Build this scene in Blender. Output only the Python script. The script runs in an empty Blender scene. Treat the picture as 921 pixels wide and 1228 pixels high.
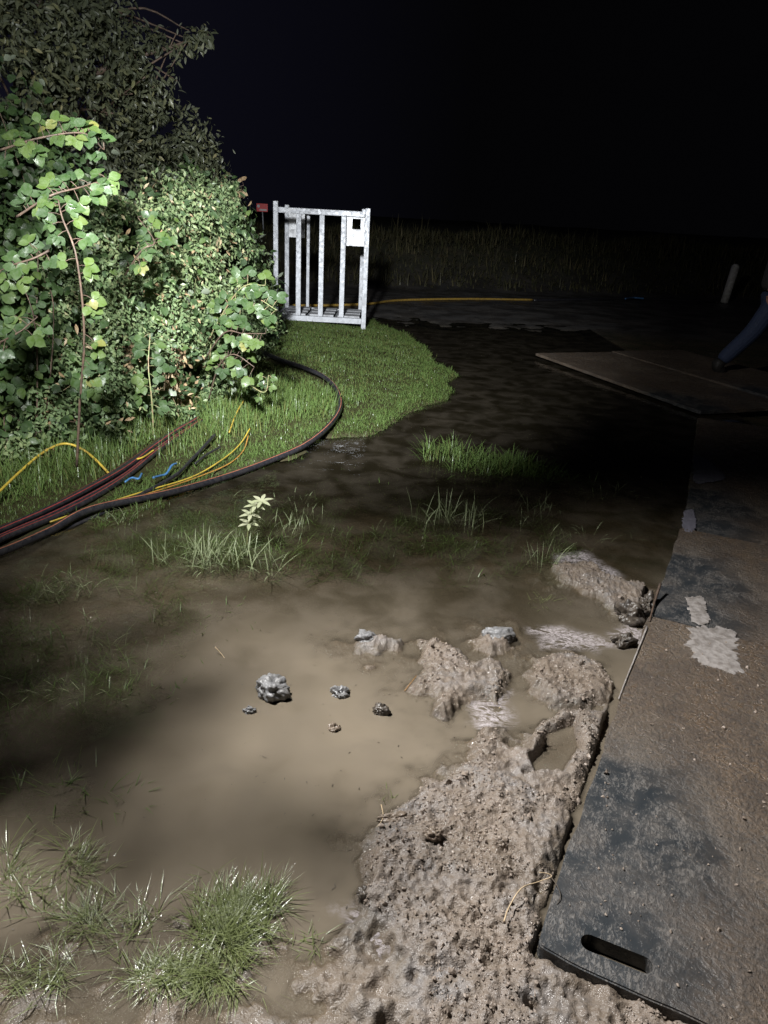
import bpy, bmesh, math, random
import numpy as np
from mathutils import Vector, Matrix
random.seed(7)
RNG = np.random.default_rng(11)
scene = bpy.context.scene
COL = scene.collection

# ---------------------------------------------------------------- camera
CH, PITCH, ROLL, FPX = 1.6, math.radians(22), math.radians(3.2), 870.0
_X = Vector((1, 0, 0)); _U = Vector((0, math.sin(PITCH), math.cos(PITCH))); _F = Vector((0, math.cos(PITCH), -math.sin(PITCH)))
RT = _X*math.cos(ROLL) + _U*math.sin(ROLL)
UP = _U*math.cos(ROLL) - _X*math.sin(ROLL)
cam_d = bpy.data.cameras.new('camera'); cam = bpy.data.objects.new('camera', cam_d); COL.objects.link(cam)
cam_d.sensor_fit = 'VERTICAL'; cam_d.sensor_height = 24; cam_d.lens = 24*FPX/1228
cam_d.clip_start = .05; cam_d.clip_end = 2000
cam.matrix_world = Matrix(((RT.x, UP.x, -_F.x, 0), (RT.y, UP.y, -_F.y, 0), (RT.z, UP.z, -_F.z, CH), (0, 0, 0, 1)))
scene.camera = cam

def ray(px, py):
    return _F + RT*((px-460.5)/FPX) + UP*((614-py)/FPX)
def G(px, py, z=0.0):                      # point on the level z
    d = ray(px, py); t = (z-CH)/d.z
    return Vector((d.x*t, d.y*t, z))
def P(px, py, Y):                          # point at distance Y ahead
    d = ray(px, py); t = Y/d.y
    return Vector((d.x*t, Y, CH+d.z*t))

# ---------------------------------------------------------------- night sky
w = bpy.data.worlds.new('World'); scene.world = w; w.use_nodes = True
nt = w.node_tree; nt.nodes.clear()
o_ = nt.nodes.new('ShaderNodeOutputWorld'); bg = nt.nodes.new('ShaderNodeBackground')
tc = nt.nodes.new('ShaderNodeTexCoord'); sp_ = nt.nodes.new('ShaderNodeSeparateXYZ')
mr = nt.nodes.new('ShaderNodeMapRange'); mr.inputs[1].default_value = -.40; mr.inputs[2].default_value = .08
cr = nt.nodes.new('ShaderNodeMixRGB'); cr.inputs[1].default_value = (.0042, .0042, .0086, 1); cr.inputs[2].default_value = (.0011, .0011, .0014, 1)
nt.links.new(tc.outputs['Generated'], sp_.inputs[0]); nt.links.new(sp_.outputs[0], mr.inputs[0])
nt.links.new(mr.outputs[0], cr.inputs[0]); nt.links.new(cr.outputs[0], bg.inputs[0]); nt.links.new(bg.outputs[0], o_.inputs[0])
bg.inputs[1].default_value = 1.0

# ---------------------------------------------------------------- left floodlight, plus spots added over the camera and a far fill
LAMP = Vector((-1.5, 2.35, 3.4))
def spot(name, target, watts, cone, blend, col=(1, 1, 1), size=.074, loc=None):
    l = bpy.data.lights.new(name, 'SPOT'); l.energy = watts; l.spot_size = math.radians(cone); l.spot_blend = blend
    l.shadow_soft_size = size; l.color = col
    o = bpy.data.objects.new(name, l); COL.objects.link(o); o.location = loc or LAMP
    o.rotation_euler = (Vector(target)-o.location).to_track_quat('-Z', 'Y').to_euler()
    return o
spot('flood_fill_spot', (-.55, 8.2, .3), 4600, 48, .9, (.94, .97, 1.0), .12, (-.75, .8, 3.0))
spot('flood_fill_spot', (.25, 1.30, 0), 1500, 97, .9, (1.0, .985, .965))
spot('flood_fill_spot', (-1.55, 5.9, .5), 1500, 62, 1.0, (1.0, 1.0, .95), .30, (-.75, .8, 3.0))  # hedge fill added above the camera for frontal light
spot('flood_fill_spot', (-2.3, 5.8, 1.9), 900, 85, 1.0, (.92, .96, 1.0), .30, (-.75, .8, 3.0))  # weak fill added to brighten the tree top
spot('flood_fill_spot', (5.4, 15, 1.5), 560, 70, 1.0, (1, .99, .97))  # fill added for the person, white post and distance

scene.view_settings.view_transform = 'Standard'; scene.view_settings.look = 'None'
scene.view_settings.gamma = 1; scene.view_settings.exposure = 0.0; scene.view_settings.use_curve_mapping = False
scene.cycles.max_bounces = 6; scene.cycles.diffuse_bounces = 3; scene.cycles.glossy_bounces = 3
scene.cycles.transparent_max_bounces = 12; scene.cycles.transmission_bounces = 3
scene.cycles.sample_clamp_indirect = 4; scene.cycles.use_denoising = True
scene.cycles.caustics_reflective = False; scene.cycles.caustics_refractive = False

# ---------------------------------------------------------------- numpy noise
def _h(ix, iy, s):
    n = (ix.astype(np.int64)*374761393 + iy.astype(np.int64)*668265263 + s*2147483647) & 0xffffffff
    n = ((n ^ (n >> 13))*1274126177) & 0xffffffff
    n = ((n ^ (n >> 16))*2246822519) & 0xffffffff
    return ((n ^ (n >> 15)) & 0xffffff)/float(0x1000000)
def vnoise(x, y, s=0):
    ix = np.floor(x); iy = np.floor(y); fx = x-ix; fy = y-iy
    fx = fx*fx*fx*(fx*(fx*6-15)+10); fy = fy*fy*fy*(fy*(fy*6-15)+10)
    a = _h(ix, iy, s); b = _h(ix+1, iy, s); c = _h(ix, iy+1, s); d = _h(ix+1, iy+1, s)
    return (a+(b-a)*fx)*(1-fy) + (c+(d-c)*fx)*fy
def fbm(x, y, f, o=4, s=0, g=.5):
    r = 0; a = 1; t = 0
    for k in range(o):
        c, q = math.cos(.6+k), math.sin(.6+k)
        r = r + a*vnoise((x*c-y*q)*f, (x*q+y*c)*f, s+k*17); t += a; a *= g; f *= 2.03
    return r/t*2-1                                        # about -1..1
def worley(x, y, f, s=0):
    x = x*f; y = y*f; ix = np.floor(x); iy = np.floor(y); best = np.full(x.shape, 9.0); idv = np.zeros(x.shape)
    for dx in (-1, 0, 1):
        for dy in (-1, 0, 1):
            cx = ix+dx; cy = iy+dy
            d = (cx+_h(cx, cy, s)-x)**2 + (cy+_h(cx, cy, s+5)-y)**2
            m = d < best; best = np.where(m, d, best); idv = np.where(m, _h(cx, cy, s+9), idv)
    return np.sqrt(best), idv
def sstep(a, b, x):
    t = np.clip((x-a)/(b-a), 0, 1); return t*t*(3-2*t)
def sdf(poly, x, y):                                      # positive inside
    p = np.array([(q[0], q[1]) for q in poly]); n = len(p)
    d = np.full(x.shape, 1e9); ins = np.zeros(x.shape, bool)
    for i in range(n):
        ax, ay = p[i]; bx, by = p[(i+1) % n]; ex, ey = bx-ax, by-ay
        t = np.clip(((x-ax)*ex+(y-ay)*ey)/(ex*ex+ey*ey+1e-12), 0, 1)
        d = np.minimum(d, np.hypot(x-ax-t*ex, y-ay-t*ey))
        c = ((ay > y) != (by > y)) & (x < (bx-ax)*(y-ay)/(by-ay+1e-12)+ax); ins ^= c
    return np.where(ins, d, -d)
def GP(pts, z=.02): return [G(a, b, z) for a, b in pts]

# ---------------------------------------------------------------- layout on the ground
M1 = Vector((.41, 1.20)); MD = Vector((.433, .901)); MW = Vector((.911, -.412))      # near mat: corner, long way, across
VERGE = [(-9, 1.2), (-3.2, 1.7), (-2.2, 2.7), (-1.84, 3.14), (-1.62, 3.42), (-1.28, 3.98), (-.80, 4.72), (-.44, 5.33), (-.12, 5.7), (.18, 6.3),
         (.42, 6.91), (.60, 7.6), (.68, 8.4), (.55, 9.6), (.2, 11.2), (-.4, 12.3), (-2, 13.2), (-6, 14), (-14, 14)]
MUD_MAIN = GP([(572, 866), (600, 874), (628, 892), (640, 868), (668, 846), (712, 846), (745, 832), (752, 860), (700, 960), (655, 1085), (660, 1140),
               (930, 1230), (1000, 1500), (470, 1400), (478, 1215), (470, 1150), (436, 1098), (424, 1066), (440, 1010), (462, 968), (500, 935), (545, 918), (566, 894)])
MUD_A = GP([(500, 768), (520, 757), (538, 768), (570, 794), (600, 790), (616, 806), (600, 842), (578, 832), (556, 836), (536, 860), (514, 852), (528, 832), (497, 822), (506, 795)])
MUD_B = GP([(640, 784), (668, 776), (700, 780), (722, 792), (736, 806), (742, 836), (700, 850), (660, 848), (648, 830), (636, 812)])
MUD_C = GP([(574, 752), (600, 746), (618, 756), (616, 776), (588, 782), (572, 772)])
MUD_D = GP([(424, 760), (446, 752), (470, 762), (492, 764), (484, 776), (452, 782), (430, 774)])
MUD_E = GP([(660, 676), (700, 668), (740, 690), (790, 700), (812, 690), (800, 716), (776, 748), (742, 738), (708, 712), (670, 694)])
FLAT = GP([(-60, 1080), (40, 1120), (150, 1090), (250, 1120), (300, 1080), (380, 1120), (440, 1130), (480, 1300), (-100, 1300)], 0)
HOLE = GP([(652, 878), (690, 866), (696, 896), (676, 930), (640, 932), (634, 914), (648, 898)], .0)
SEEP = GP([(700, 965), (735, 890), (750, 870), (720, 900), (690, 940), (668, 945), (676, 975)], .0)

def mat_coord(x, y):
    dx = x-M1.x; dy = y-M1.y
    return dx*MW.x+dy*MW.y, dx*MD.x+dy*MD.y               # across, along
def ground(x, y):
    n1 = fbm(x, y, 3.2, 4, 3); n2 = fbm(x, y, 14, 4, 9)
    sv = sdf(VERGE, x, y) + fbm(x, y, 2.2, 5, 31)*.26
    verge = sstep(-.06, .10, sv)
    far = sstep(11.6, 13.2, y + .35*x*0 + n1*.7)
    road = np.maximum(far, sstep(1.1, 1.7, mat_coord(x, y)[0] + n1*.2)*sstep(3, 4.5, y))
    nm = n2*.028 + fbm(x, y, 45, 3, 77)*.010
    near = sstep(9, 5, y)
    md = np.full(x.shape, -9.0)
    for pl, e in ((MUD_MAIN, 0), (MUD_A, .005), (MUD_B, .005), (MUD_C, 0), (MUD_D, -.01), (MUD_E, 0)):
        md = np.maximum(md, sdf(pl, x, y)+e)
    md = md + nm
    mud = sstep(-.035, .055, md)
    flat = sstep(-.10, .10, sdf(FLAT, x, y)+n2*.07)
    z = -.055 + n1*.022 + n2*.008
    z = np.where(y < 3.4, z+.012*sstep(3.4, 2.0, y), z)
    z = z + flat*(.043+n2*.012+fbm(x, y, 30, 3, 5)*.007)
    shelf = sstep(-.22, -.02, md)*.026                     # mud spreading under the shallow water
    z = z + shelf*(1+n2*.6)
    wx_ = x+.006*fbm(x, y, 60, 2, 88); wy_ = y+.006*fbm(x, y, 60, 2, 89); w1, id1 = worley(wx_, wy_, 78, 2); w2, _ = worley(wx_, wy_, 128, 6); w3, id3 = worley(x+.02*n2, y+.02*n1, 13, 12)
    gran = (1-w1)*.0055*(.3+id1) + (1-w2)*.003 + np.abs(fbm(x, y, 48, 3, 91))*.014 - np.abs(fbm(x, y, 30, 2, 93))*.010
    smooth = sstep(.05, .5, fbm(x, y, 5, 3, 50)+.16-.25*x*(x < .1))
    lumps = fbm(x, y, 8, 5, 21)*.020 - np.abs(fbm(x, y, 15, 4, 23))*.030 + .008
    pits = sstep(.30, .08, w3)*sstep(.78, .9, id3)*.035
    isl = sstep(2.2, 2.5, y); mz = .030 - .008*isl + isl*(1-w1)*.006 + lumps*(1-.35*sstep(2.1, 2.5, y)) + gran*(1-.68*smooth) - .8*pits*sstep(.02, .1, md)
    mz = mz - .016*sstep(2.3, 1.5, y)*0
    z = z*(1-mud) + mz*mud
    hole = sstep(-.012, .02, sdf(HOLE, x, y)+n2*.006)
    z = z*(1-hole) + (-.012+n2*.006)*hole
    rim = np.exp(-((sdf(HOLE, x, y)+.025)/.02)**2)*.008*mud
    z = z + rim*(1-hole)
    seep = sstep(-.02, .02, sdf(SEEP, x, y)+n2*.012)*mud
    z = z*(1-.6*seep)+(.008+gran*.5)*.6*seep
    # bed under and around the mats
    a, l = mat_coord(x, y)
    inm = sstep(-.014, .0, a+.008*n2)*sstep(-.008, .015, l)*sstep(9, 8, y)
    z = np.where(inm > 0, z*(1-inm) + np.minimum(z, -.012)*inm, z)
    vz = .018 + .10*sstep(0, 1.6, sv) + .16*sstep(1.4, 3.5, sv) + n1*.012 + n2*.008
    z = z*(1-verge) + vz*verge
    rz = .012 + n1*.02 + fbm(x, y, 1.1, 3, 61)*.02
    rz = np.where(y > 13, np.maximum(rz, .006), rz)
    r_ = road*(1-verge)
    z = z*(1-r_) + rz*r_
    # rising bank and field beyond the road
    yb = y - (17.0 + .33*np.clip(x+3, -10, 30) - .01*np.clip(x, 0, 40)**2*.5)
    bank = sstep(.0, 4.5, yb)
    z = z + bank*(1.15+.25*fbm(x, y, .35, 3, 90)) + sstep(4, 60, yb)*.5
    return z, mud, verge, r_, bank, flat, md

def make_grid_mesh(name, xs, ys, Z):
    nx, ny = len(xs), len(ys)
    XX, YY = np.meshgrid(xs, ys)
    co = np.stack([XX, YY, Z], -1).reshape(-1, 3).astype(np.float32)
    i = np.arange(nx-1); j = np.arange(ny-1); I, J = np.meshgrid(i, j); a = (J*nx+I).ravel()
    q = np.stack([a, a+1, a+nx+1, a+nx], -1)
    return mesh_np(name, co, q)
def mesh_np(name, co, quads=None, tris=None, mi=None, smooth=True):
    me = bpy.data.meshes.new(name)
    me.vertices.add(len(co)); me.vertices.foreach_set('co', np.asarray(co, np.float32).ravel())
    nq = 0 if quads is None else len(quads); ntr = 0 if tris is None else len(tris)
    idx = []; st = []
    if nq: idx.append(np.asarray(quads).ravel()); st.append(np.arange(nq)*4)
    if ntr: idx.append(np.asarray(tris).ravel()); st.append(nq*4+np.arange(ntr)*3)
    idx = np.concatenate(idx).astype(np.int32); st = np.concatenate(st).astype(np.int32)
    me.loops.add(len(idx)); me.loops.foreach_set('vertex_index', idx)
    me.polygons.add(nq+ntr); me.polygons.foreach_set('loop_start', st)
    me.polygons.foreach_set('use_smooth', np.full(nq+ntr, smooth))
    if mi is not None: me.polygons.foreach_set('material_index', np.asarray(mi, np.int32))
    me.update(calc_edges=True)
    return me
def attr(me, name, v):
    a = me.attributes.new(name, 'FLOAT', 'POINT'); a.data.foreach_set('value', np.asarray(v, np.float32).ravel())

# ---------------------------------------------------------------- objects
def link(name, me, mats=(), parent=None):
    o = bpy.data.objects.new(name, me); COL.objects.link(o)
    for m in (mats if isinstance(mats, (list, tuple)) else [mats]): me.materials.append(m)
    if parent is not None: o.parent = parent
    return o
def tag(o, label=None, cat=None, group=None, kind=None):
    for k, v in (('label', label), ('category', cat), ('group', group), ('kind', kind)):
        if v: o[k] = v
    return o
def empty(name, loc, rz=0):
    o = bpy.data.objects.new(name, None); COL.objects.link(o); o.location = loc; o.rotation_euler = (0, 0, rz); o.empty_display_size = .1
    return o
def copy_tree(o, parent=None):
    c = o.copy(); COL.objects.link(c)
    if parent is not None: c.parent = parent
    for ch in list(o.children): copy_tree(ch, c)
    return c

# ---------------------------------------------------------------- materials
def mat(name):
    m = bpy.data.materials.new(name); m.use_nodes = True
    t = m.node_tree; t.nodes.clear(); return m, t
class N:
    def __init__(s, t): s.t = t
    def new(s, kind, **kw):
        n = s.t.nodes.new('ShaderNode'+kind)
        for k, v in kw.items():
            if isinstance(k, str) and k.startswith('i_'):
                key = k[2:]; key = int(key) if key.isdigit() else key.replace('_', ' ')
                s.put(n, key, v)
            else: setattr(n, k, v)
        return n
    def put(s, n, key, v):
        if isinstance(v, bpy.types.NodeSocket): s.t.links.new(v, n.inputs[key])
        else: n.inputs[key].default_value = v
    def noise(s, vec, scale, det=4, rough=.55, dist=0):
        n = s.new('TexNoise', i_Scale=scale, i_Detail=det, i_Roughness=rough, i_Distortion=dist); s.put(n, 'Vector', vec); return n.outputs['Fac']
    def voro(s, vec, scale, feat='F1', out='Distance'):
        n = s.new('TexVoronoi', feature=feat, i_Scale=scale); s.put(n, 'Vector', vec); return n.outputs[out]
    def ramp(s, fac, a, b, lo=0, hi=1):
        n = s.new('MapRange', interpolation_type='SMOOTHSTEP', i_1=a, i_2=b, i_3=lo, i_4=hi); s.put(n, 0, fac); return n.outputs[0]
    def mix(s, fac, a, b, mode='MIX'):
        n = s.new('MixRGB', blend_type=mode); s.put(n, 0, fac); s.put(n, 1, a); s.put(n, 2, b); return n.outputs[0]
    def math(s, op, a, b=0.0, c=None):
        n = s.new('Math', operation=op); s.put(n, 0, a); s.put(n, 1, b)
        if c is not None: s.put(n, 2, c)
        return n.outputs[0]
    def attr(s, name): return s.new('Attribute', attribute_name=name).outputs['Fac']
    def bump(s, h, strength=.5, dist=.01, nrm=None):
        n = s.new('Bump', i_Strength=strength, i_Distance=dist); s.put(n, 'Height', h)
        if nrm is not None: s.put(n, 'Normal', nrm)
        return n.outputs[0]
    def obj(s): return s.new('TexCoord').outputs['Object']
    def geo(s, o='Position'): return s.new('NewGeometry').outputs[o]
    def pbsdf(s, **kw): return s.new('BsdfPrincipled', **kw)
    def out(s, sh):
        o = s.new('OutputMaterial'); s.t.links.new(sh, o.inputs[0])
def C(r, g, b): return (r, g, b, 1)

def ground_material():
    m, t = mat('wet_ground'); n = N(t); p = n.geo()
    mud, verge, road, bank, wet = n.attr('mud'), n.attr('verge'), n.attr('road'), n.attr('bank'), n.attr('wet')
    big = n.noise(p, 5, 5); mid = n.noise(p, 28, 5); fine = n.noise(p, 160, 4, .6)
    mudc = n.mix(n.ramp(big, .35, .68), C(.200, .160, .128), C(.185, .172, .166))
    mudc = n.mix(n.ramp(mid, .35, .7), mudc, C(.15, .118, .09))
    mudc = n.mix(n.ramp(fine, .5, .75, 0, .5), mudc, C(.31, .285, .265))
    mudc = n.mix(n.math('MULTIPLY', wet, .5), mudc, C(.115, .09, .066))
    bedc = n.mix(n.ramp(big, .4, .65), C(.085, .066, .042), C(.05, .05, .028))
    soil = n.mix(mid, C(.022, .028, .011), C(.042, .034, .018))
    rd = n.mix(n.ramp(n.noise(p, 1.3, 6), .35, .7), C(.030, .028, .027), C(.07, .062, .055))
    rd = n.mix(n.ramp(n.noise(p, 40, 4), .55, .75, 0, .6), rd, C(.12, .105, .09))
    bk = n.mix(n.ramp(n.noise(p, 3, 5), .4, .7), C(.035, .04, .017), C(.075, .06, .033))
    c = n.mix(mud, bedc, mudc); c = n.mix(verge, c, soil); c = n.mix(road, c, rd); c = n.mix(bank, c, bk)
    r0 = n.ramp(mid, .35, .65, .24, .52)
    rgh = n.mix(wet, r0, n.ramp(mid, .4, .6, .10, .32))
    rgh = n.mix(verge, rgh, C(.8, .8, .8)); rgh = n.mix(road, rgh, n.ramp(n.noise(p, 2, 4), .4, .6, .35, .85)); rgh = n.mix(bank, rgh, C(.95, .95, .95))
    h = n.math('ADD', n.math('MULTIPLY', n.voro(p, 210), .4), n.math('ADD', fine, n.math('MULTIPLY', n.noise(p, 70, 4), 1.5)))
    b = n.pbsdf(); n.put(b, 'Base Color', c); n.put(b, 'Roughness', rgh); n.put(b, 'Normal', n.bump(h, .55, .006))
    b.inputs['IOR'].default_value = 1.42
    n.put(b, 'Specular IOR Level', n.math('MULTIPLY_ADD', verge, -.47, .5))
    n.out(b.outputs[0]); return m
def water_material():
    m, t = mat('silty_water'); n = N(t); p = n.geo()
    dep, silt_shade, foam = n.attr('depth'), n.attr('silt_shade'), n.attr('foam')
    cl = n.noise(p, 1.5, 3, .5, .3); cl2 = n.noise(p, 5, 3, .5, .5)
    s = n.math('MULTIPLY', silt_shade, n.ramp(n.math('ADD', cl, n.math('MULTIPLY', cl2, .35)), .38, .80, .45, 1.0))
    k = n.math('MULTIPLY_ADD', s, 85, 9)
    turb = n.math('SUBTRACT', 1, n.math('EXPONENT', n.math('MULTIPLY', n.math('MULTIPLY', k, dep), -1)))
    colr = n.mix(s, C(.028, .023, .013), C(.180, .150, .112))
    colr = n.mix(n.ramp(cl2, .35, .7, 0, .55), colr, C(.125, .105, .080))
    d = n.new('BsdfDiffuse'); n.put(d, 'Color', colr)
    tr = n.new('BsdfTransparent'); tr.inputs[0].default_value = C(.93, .91, .86)
    mx = n.new('MixShader'); n.put(mx, 0, turb); n.put(mx, 1, tr.outputs[0]); n.put(mx, 2, d.outputs[0])
    mpf = n.new('Mapping'); mpf.inputs['Scale'].default_value = (.45, 1, 1); n.put(mpf, 0, p); fn = n.noise(mpf.outputs[0], 13, 5, .6, 3.2)
    fm = n.math('MULTIPLY', foam, n.math('MULTIPLY', n.ramp(n.math('ABSOLUTE', n.math('SUBTRACT', fn, .5)), .0, .13, 1, 0), n.ramp(n.noise(p, 75, 5, .7), .35, .6, .25, .9)))
    fd = n.new('BsdfDiffuse'); fd.inputs[0].default_value = C(.44, .40, .41)
    mf = n.new('MixShader'); n.put(mf, 0, fm); n.put(mf, 1, mx.outputs[0]); n.put(mf, 2, fd.outputs[0])
    wv = n.math('ADD', n.math('MULTIPLY', n.noise(p, 6, 3), 1.0), n.math('MULTIPLY', n.noise(p, 26, 2), .12))
    bp = n.bump(wv, .2, .03)
    gl = n.new('BsdfGlossy', i_Roughness=.04); n.put(gl, 'Normal', bp)
    fr = n.new('Fresnel', i_IOR=1.33); n.put(fr, 'Normal', bp)
    fin = n.new('MixShader'); n.put(fin, 0, fr.outputs[0]); n.put(fin, 1, mf.outputs[0]); n.put(fin, 2, gl.outputs[0])
    n.out(fin.outputs[0]); return m
def leaf_material(name, cols, under, rough=.42, trans=.28):
    m, t = mat(name); n = N(t); r = n.attr('rnd')
    cr = n.new('ValToRGB'); n.put(cr, 0, r); e = cr.color_ramp
    while len(e.elements) < len(cols): e.elements.new(.5)
    for i, (pos, c) in enumerate(cols): e.elements[i].position = pos; e.elements[i].color = C(*c)
    nz = n.noise(n.geo(), 60, 3)
    c = n.mix(n.ramp(nz, .3, .7, 0, .3), cr.outputs[0], n.mix(.5, cr.outputs[0], C(*under)))
    c = n.mix(n.geo('Backfacing'), c, C(*under))
    b = n.pbsdf(); n.put(b, 'Roughness', n.ramp(n.noise(n.geo(), 22, 3), .35, .65, rough*.55, min(1, rough*1.35))); n.put(b, 'Base Color', c); n.put(b, 'Normal', n.bump(n.noise(n.geo(), 130, 2), .3, .004))
    b.inputs['Specular IOR Level'].default_value = .5 if 'wet' in name else .3
    tl = n.new('BsdfTranslucent'); n.put(tl, 'Color', n.mix(.5, c, C(.12, .16, .02)))
    mx = n.new('MixShader', i_0=trans); n.put(mx, 1, b.outputs[0]); n.put(mx, 2, tl.outputs[0])
    n.out(mx.outputs[0]); return m
def simple(name, col, rough=.5, metal=0, var=None, scale=30, bump=.2, bd=.004, spec=.5):
    m, t = mat(name); n = N(t); p = n.obj(); nz = n.noise(p, scale, 5)
    c = n.mix(n.ramp(nz, .35, .7), C(*col), C(*(var or [x*.7 for x in col])))
    b = n.pbsdf(i_Metallic=metal); n.put(b, 'Base Color', c); n.put(b, 'Roughness', n.ramp(n.noise(p, scale*2.3, 3), .3, .7, rough*.75, min(1, rough*1.25)))
    b.inputs['Specular IOR Level'].default_value = spec
    n.put(b, 'Normal', n.bump(nz, bump, bd)); n.out(b.outputs[0]); return m
def mat_material():
    m, t = mat('muddy_black_plastic'); n = N(t); p = n.obj()
    sx = n.new('SeparateXYZ'); n.put(sx, 0, p); ax, ly = sx.outputs[0], sx.outputs[1]
    big = n.noise(p, 3.2, 6, .65, .4); mid = n.noise(p, 13, 6, .65, .6); fine = n.noise(p, 70, 5, .65)
    # mud carried on by boots: thick at the far half and along the right
    cover = n.math('ADD', n.ramp(ly, .55, 1.15, .07, .42), n.ramp(ax, .12, .55, 0, .30))
    f1 = n.ramp(n.math('ADD', cover, n.math('ADD', n.math('MULTIPLY', big, .75), n.math('MULTIPLY', mid, .38))), .54, 1.08)
    f1 = n.math('MULTIPLY', f1, n.ramp(fine, .28, .56, .45, 1))
    mudc = n.mix(n.ramp(mid, .35, .7), C(.135, .098, .068), C(.075, .055, .04))
    mudc = n.mix(n.ramp(n.noise(p, 1.7, 4), .45, .65, 0, .55), mudc, C(.21, .165, .12))
    st = n.new('Mapping'); st.inputs['Scale'].default_value = (1, .45, 1); st.inputs['Rotation'].default_value = (0, 0, .5); n.put(st, 0, p)
    scr = n.ramp(n.math('MULTIPLY', n.noise(st.outputs[0], 110, 4, .7, 1.2), n.ramp(mid, .3, .65, .75, 1.12)), .46, .64)
    blk = n.mix(n.ramp(big, .3, .7), C(.020, .024, .028), C(.040, .044, .048))
    blk = n.mix(n.math('MULTIPLY', scr, .6), blk, C(.17, .16, .15))
    c = n.mix(f1, blk, mudc)
    fl = n.ramp(n.voro(p, 60), .0, .16, 1, 0); rr = n.voro(p, 60, 'F1', 'Color'); sr = n.new('SeparateColor'); n.put(sr, 0, rr)
    fk = n.math('MULTIPLY', fl, n.ramp(sr.outputs[0], .93, .96))
    c = n.mix(fk, c, C(.40, .36, .30))
    b = n.pbsdf(); n.put(b, 'Base Color', c)
    n.put(b, 'Roughness', n.mix(f1, n.ramp(mid, .35, .65, .34, .6), n.ramp(mid, .4, .65, .25, .7)))
    h = n.math('ADD', n.math('MULTIPLY', f1, n.math('ADD', mid, n.math('MULTIPLY', fine, .6))), n.math('MULTIPLY', scr, .12))
    n.put(b, 'Normal', n.bump(h, .8, .012)); n.out(b.outputs[0]); return m
def galv_material(name='galvanised_steel', col=(.43, .445, .475)):
    m, t = mat(name); n = N(t); p = n.obj()
    v = n.voro(p, 26, 'F1', 'Color'); s = n.new('SeparateColor'); n.put(s, 0, v)
    c = n.mix(n.ramp(s.outputs[0], 0, 1, 0, .55), C(*col), C(*[x*.66 for x in col]))
    c = n.mix(n.ramp(n.noise(p, 9, 5), .52, .72, 0, .7), c, C(.28, .28, .29))
    c = n.mix(n.ramp(n.noise(p, 34, 4), .62, .78, 0, .6), c, C(.17, .15, .13))
    b = n.pbsdf(i_Metallic=.25); n.put(b, 'Base Color', c); n.put(b, 'Roughness', n.ramp(s.outputs[1], 0, 1, .42, .62))
    n.put(b, 'Normal', n.bump(n.noise(p, 60, 3), .25, .003)); n.out(b.outputs[0]); return m

M_ground, M_water, M_mat = ground_material(), water_material(), mat_material()
M_bramble = leaf_material('bramble_leaf', [(0, (.016, .036, .012)), (.55, (.032, .066, .016)), (.95, (.070, .11, .022)), (1, (.13, .13, .03))], (.20, .23, .17), .55)
M_weed = leaf_material('weed_leaf', [(0, (.065, .105, .045)), (.5, (.12, .17, .075)), (.88, (.20, .24, .11)), (1, (.32, .27, .16))], (.20, .24, .13), .55)
M_tree = leaf_material('narrow_tree_leaf', [(0, (.040, .048, .028)), (.6, (.075, .082, .045)), (.93, (.13, .13, .06)), (1, (.28, .25, .13))], (.15, .16, .12), .5)
M_dry = leaf_material('dry_leaf', [(0, (.20, .13, .07)), (.6, (.32, .23, .13)), (1, (.42, .34, .22))], (.36, .28, .18), .7, .15)
M_grass = leaf_material('grass_blade', [(0, (.06, .088, .022)), (.5, (.135, .16, .05)), (.86, (.23, .24, .09)), (1, (.33, .30, .17))], (.09, .14, .04), .40)
M_wetgrass = leaf_material('wet_grass_blade', [(0, (.12, .10, .06)), (.18, (.08, .115, .03)), (.5, (.15, .20, .055)), (.8, (.23, .27, .085)), (1, (.36, .31, .17))], (.17, .20, .08), .34)
M_palegrass = leaf_material('pale_grass_blade', [(0, (.16, .21, .08)), (.5, (.30, .35, .18)), (1, (.45, .46, .32))], (.24, .28, .16), .45)
M_bankgrass = leaf_material('bank_grass_blade', [(0, (.035, .042, .016)), (.5, (.08, .075, .034)), (1, (.16, .13, .07))], (.07, .065, .035), .7)
M_stem = simple('green_stem', (.16, .20, .08), .6, var=(.22, .14, .09))
M_twig = simple('brown_twig', (.10, .065, .045), .7, var=(.05, .035, .025))
M_black = simple('black_pipe', (.014, .014, .018), .32, var=(.03, .028, .03), scale=40, bump=.1)
M_red = simple('red_stripe', (.26, .035, .03), .5); M_orange = simple('orange_stripe', (.36, .13, .07), .45)
M_yellow = simple('yellow_sleeve', (.42, .31, .04), .5, var=(.30, .21, .04), scale=9); M_orangec = simple('orange_sleeve', (.36, .18, .04), .5); M_blue = simple('blue_rope', (.06, .17, .36), .5)
M_galv = galv_material(); M_plate = galv_material('zinc_plate', (.66, .67, .69)); M_deck = simple('grey_deck_board', (.42, .43, .45), .6, var=(.26, .26, .27), scale=14)
M_clod = simple('grey_wet_clod', (.21, .21, .215), .42, var=(.11, .105, .10), scale=22, bump=.9, bd=.012)
M_dclod = simple('dark_wet_clod', (.085, .07, .056), .38, var=(.04, .034, .03), scale=22, bump=.9, bd=.012)
M_bclod = simple('brown_wet_clod', (.19, .15, .115), .4, var=(.12, .09, .065), scale=26, bump=.9, bd=.01)
M_pale = simple('pale_dried_mud', (.30, .275, .26), .55, var=(.17, .15, .135), scale=34, bump=.9, bd=.008)
M_lilac = simple('grey_dried_mud', (.17, .165, .20), .55, var=(.12, .115, .14), scale=30, bump=.6)
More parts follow.
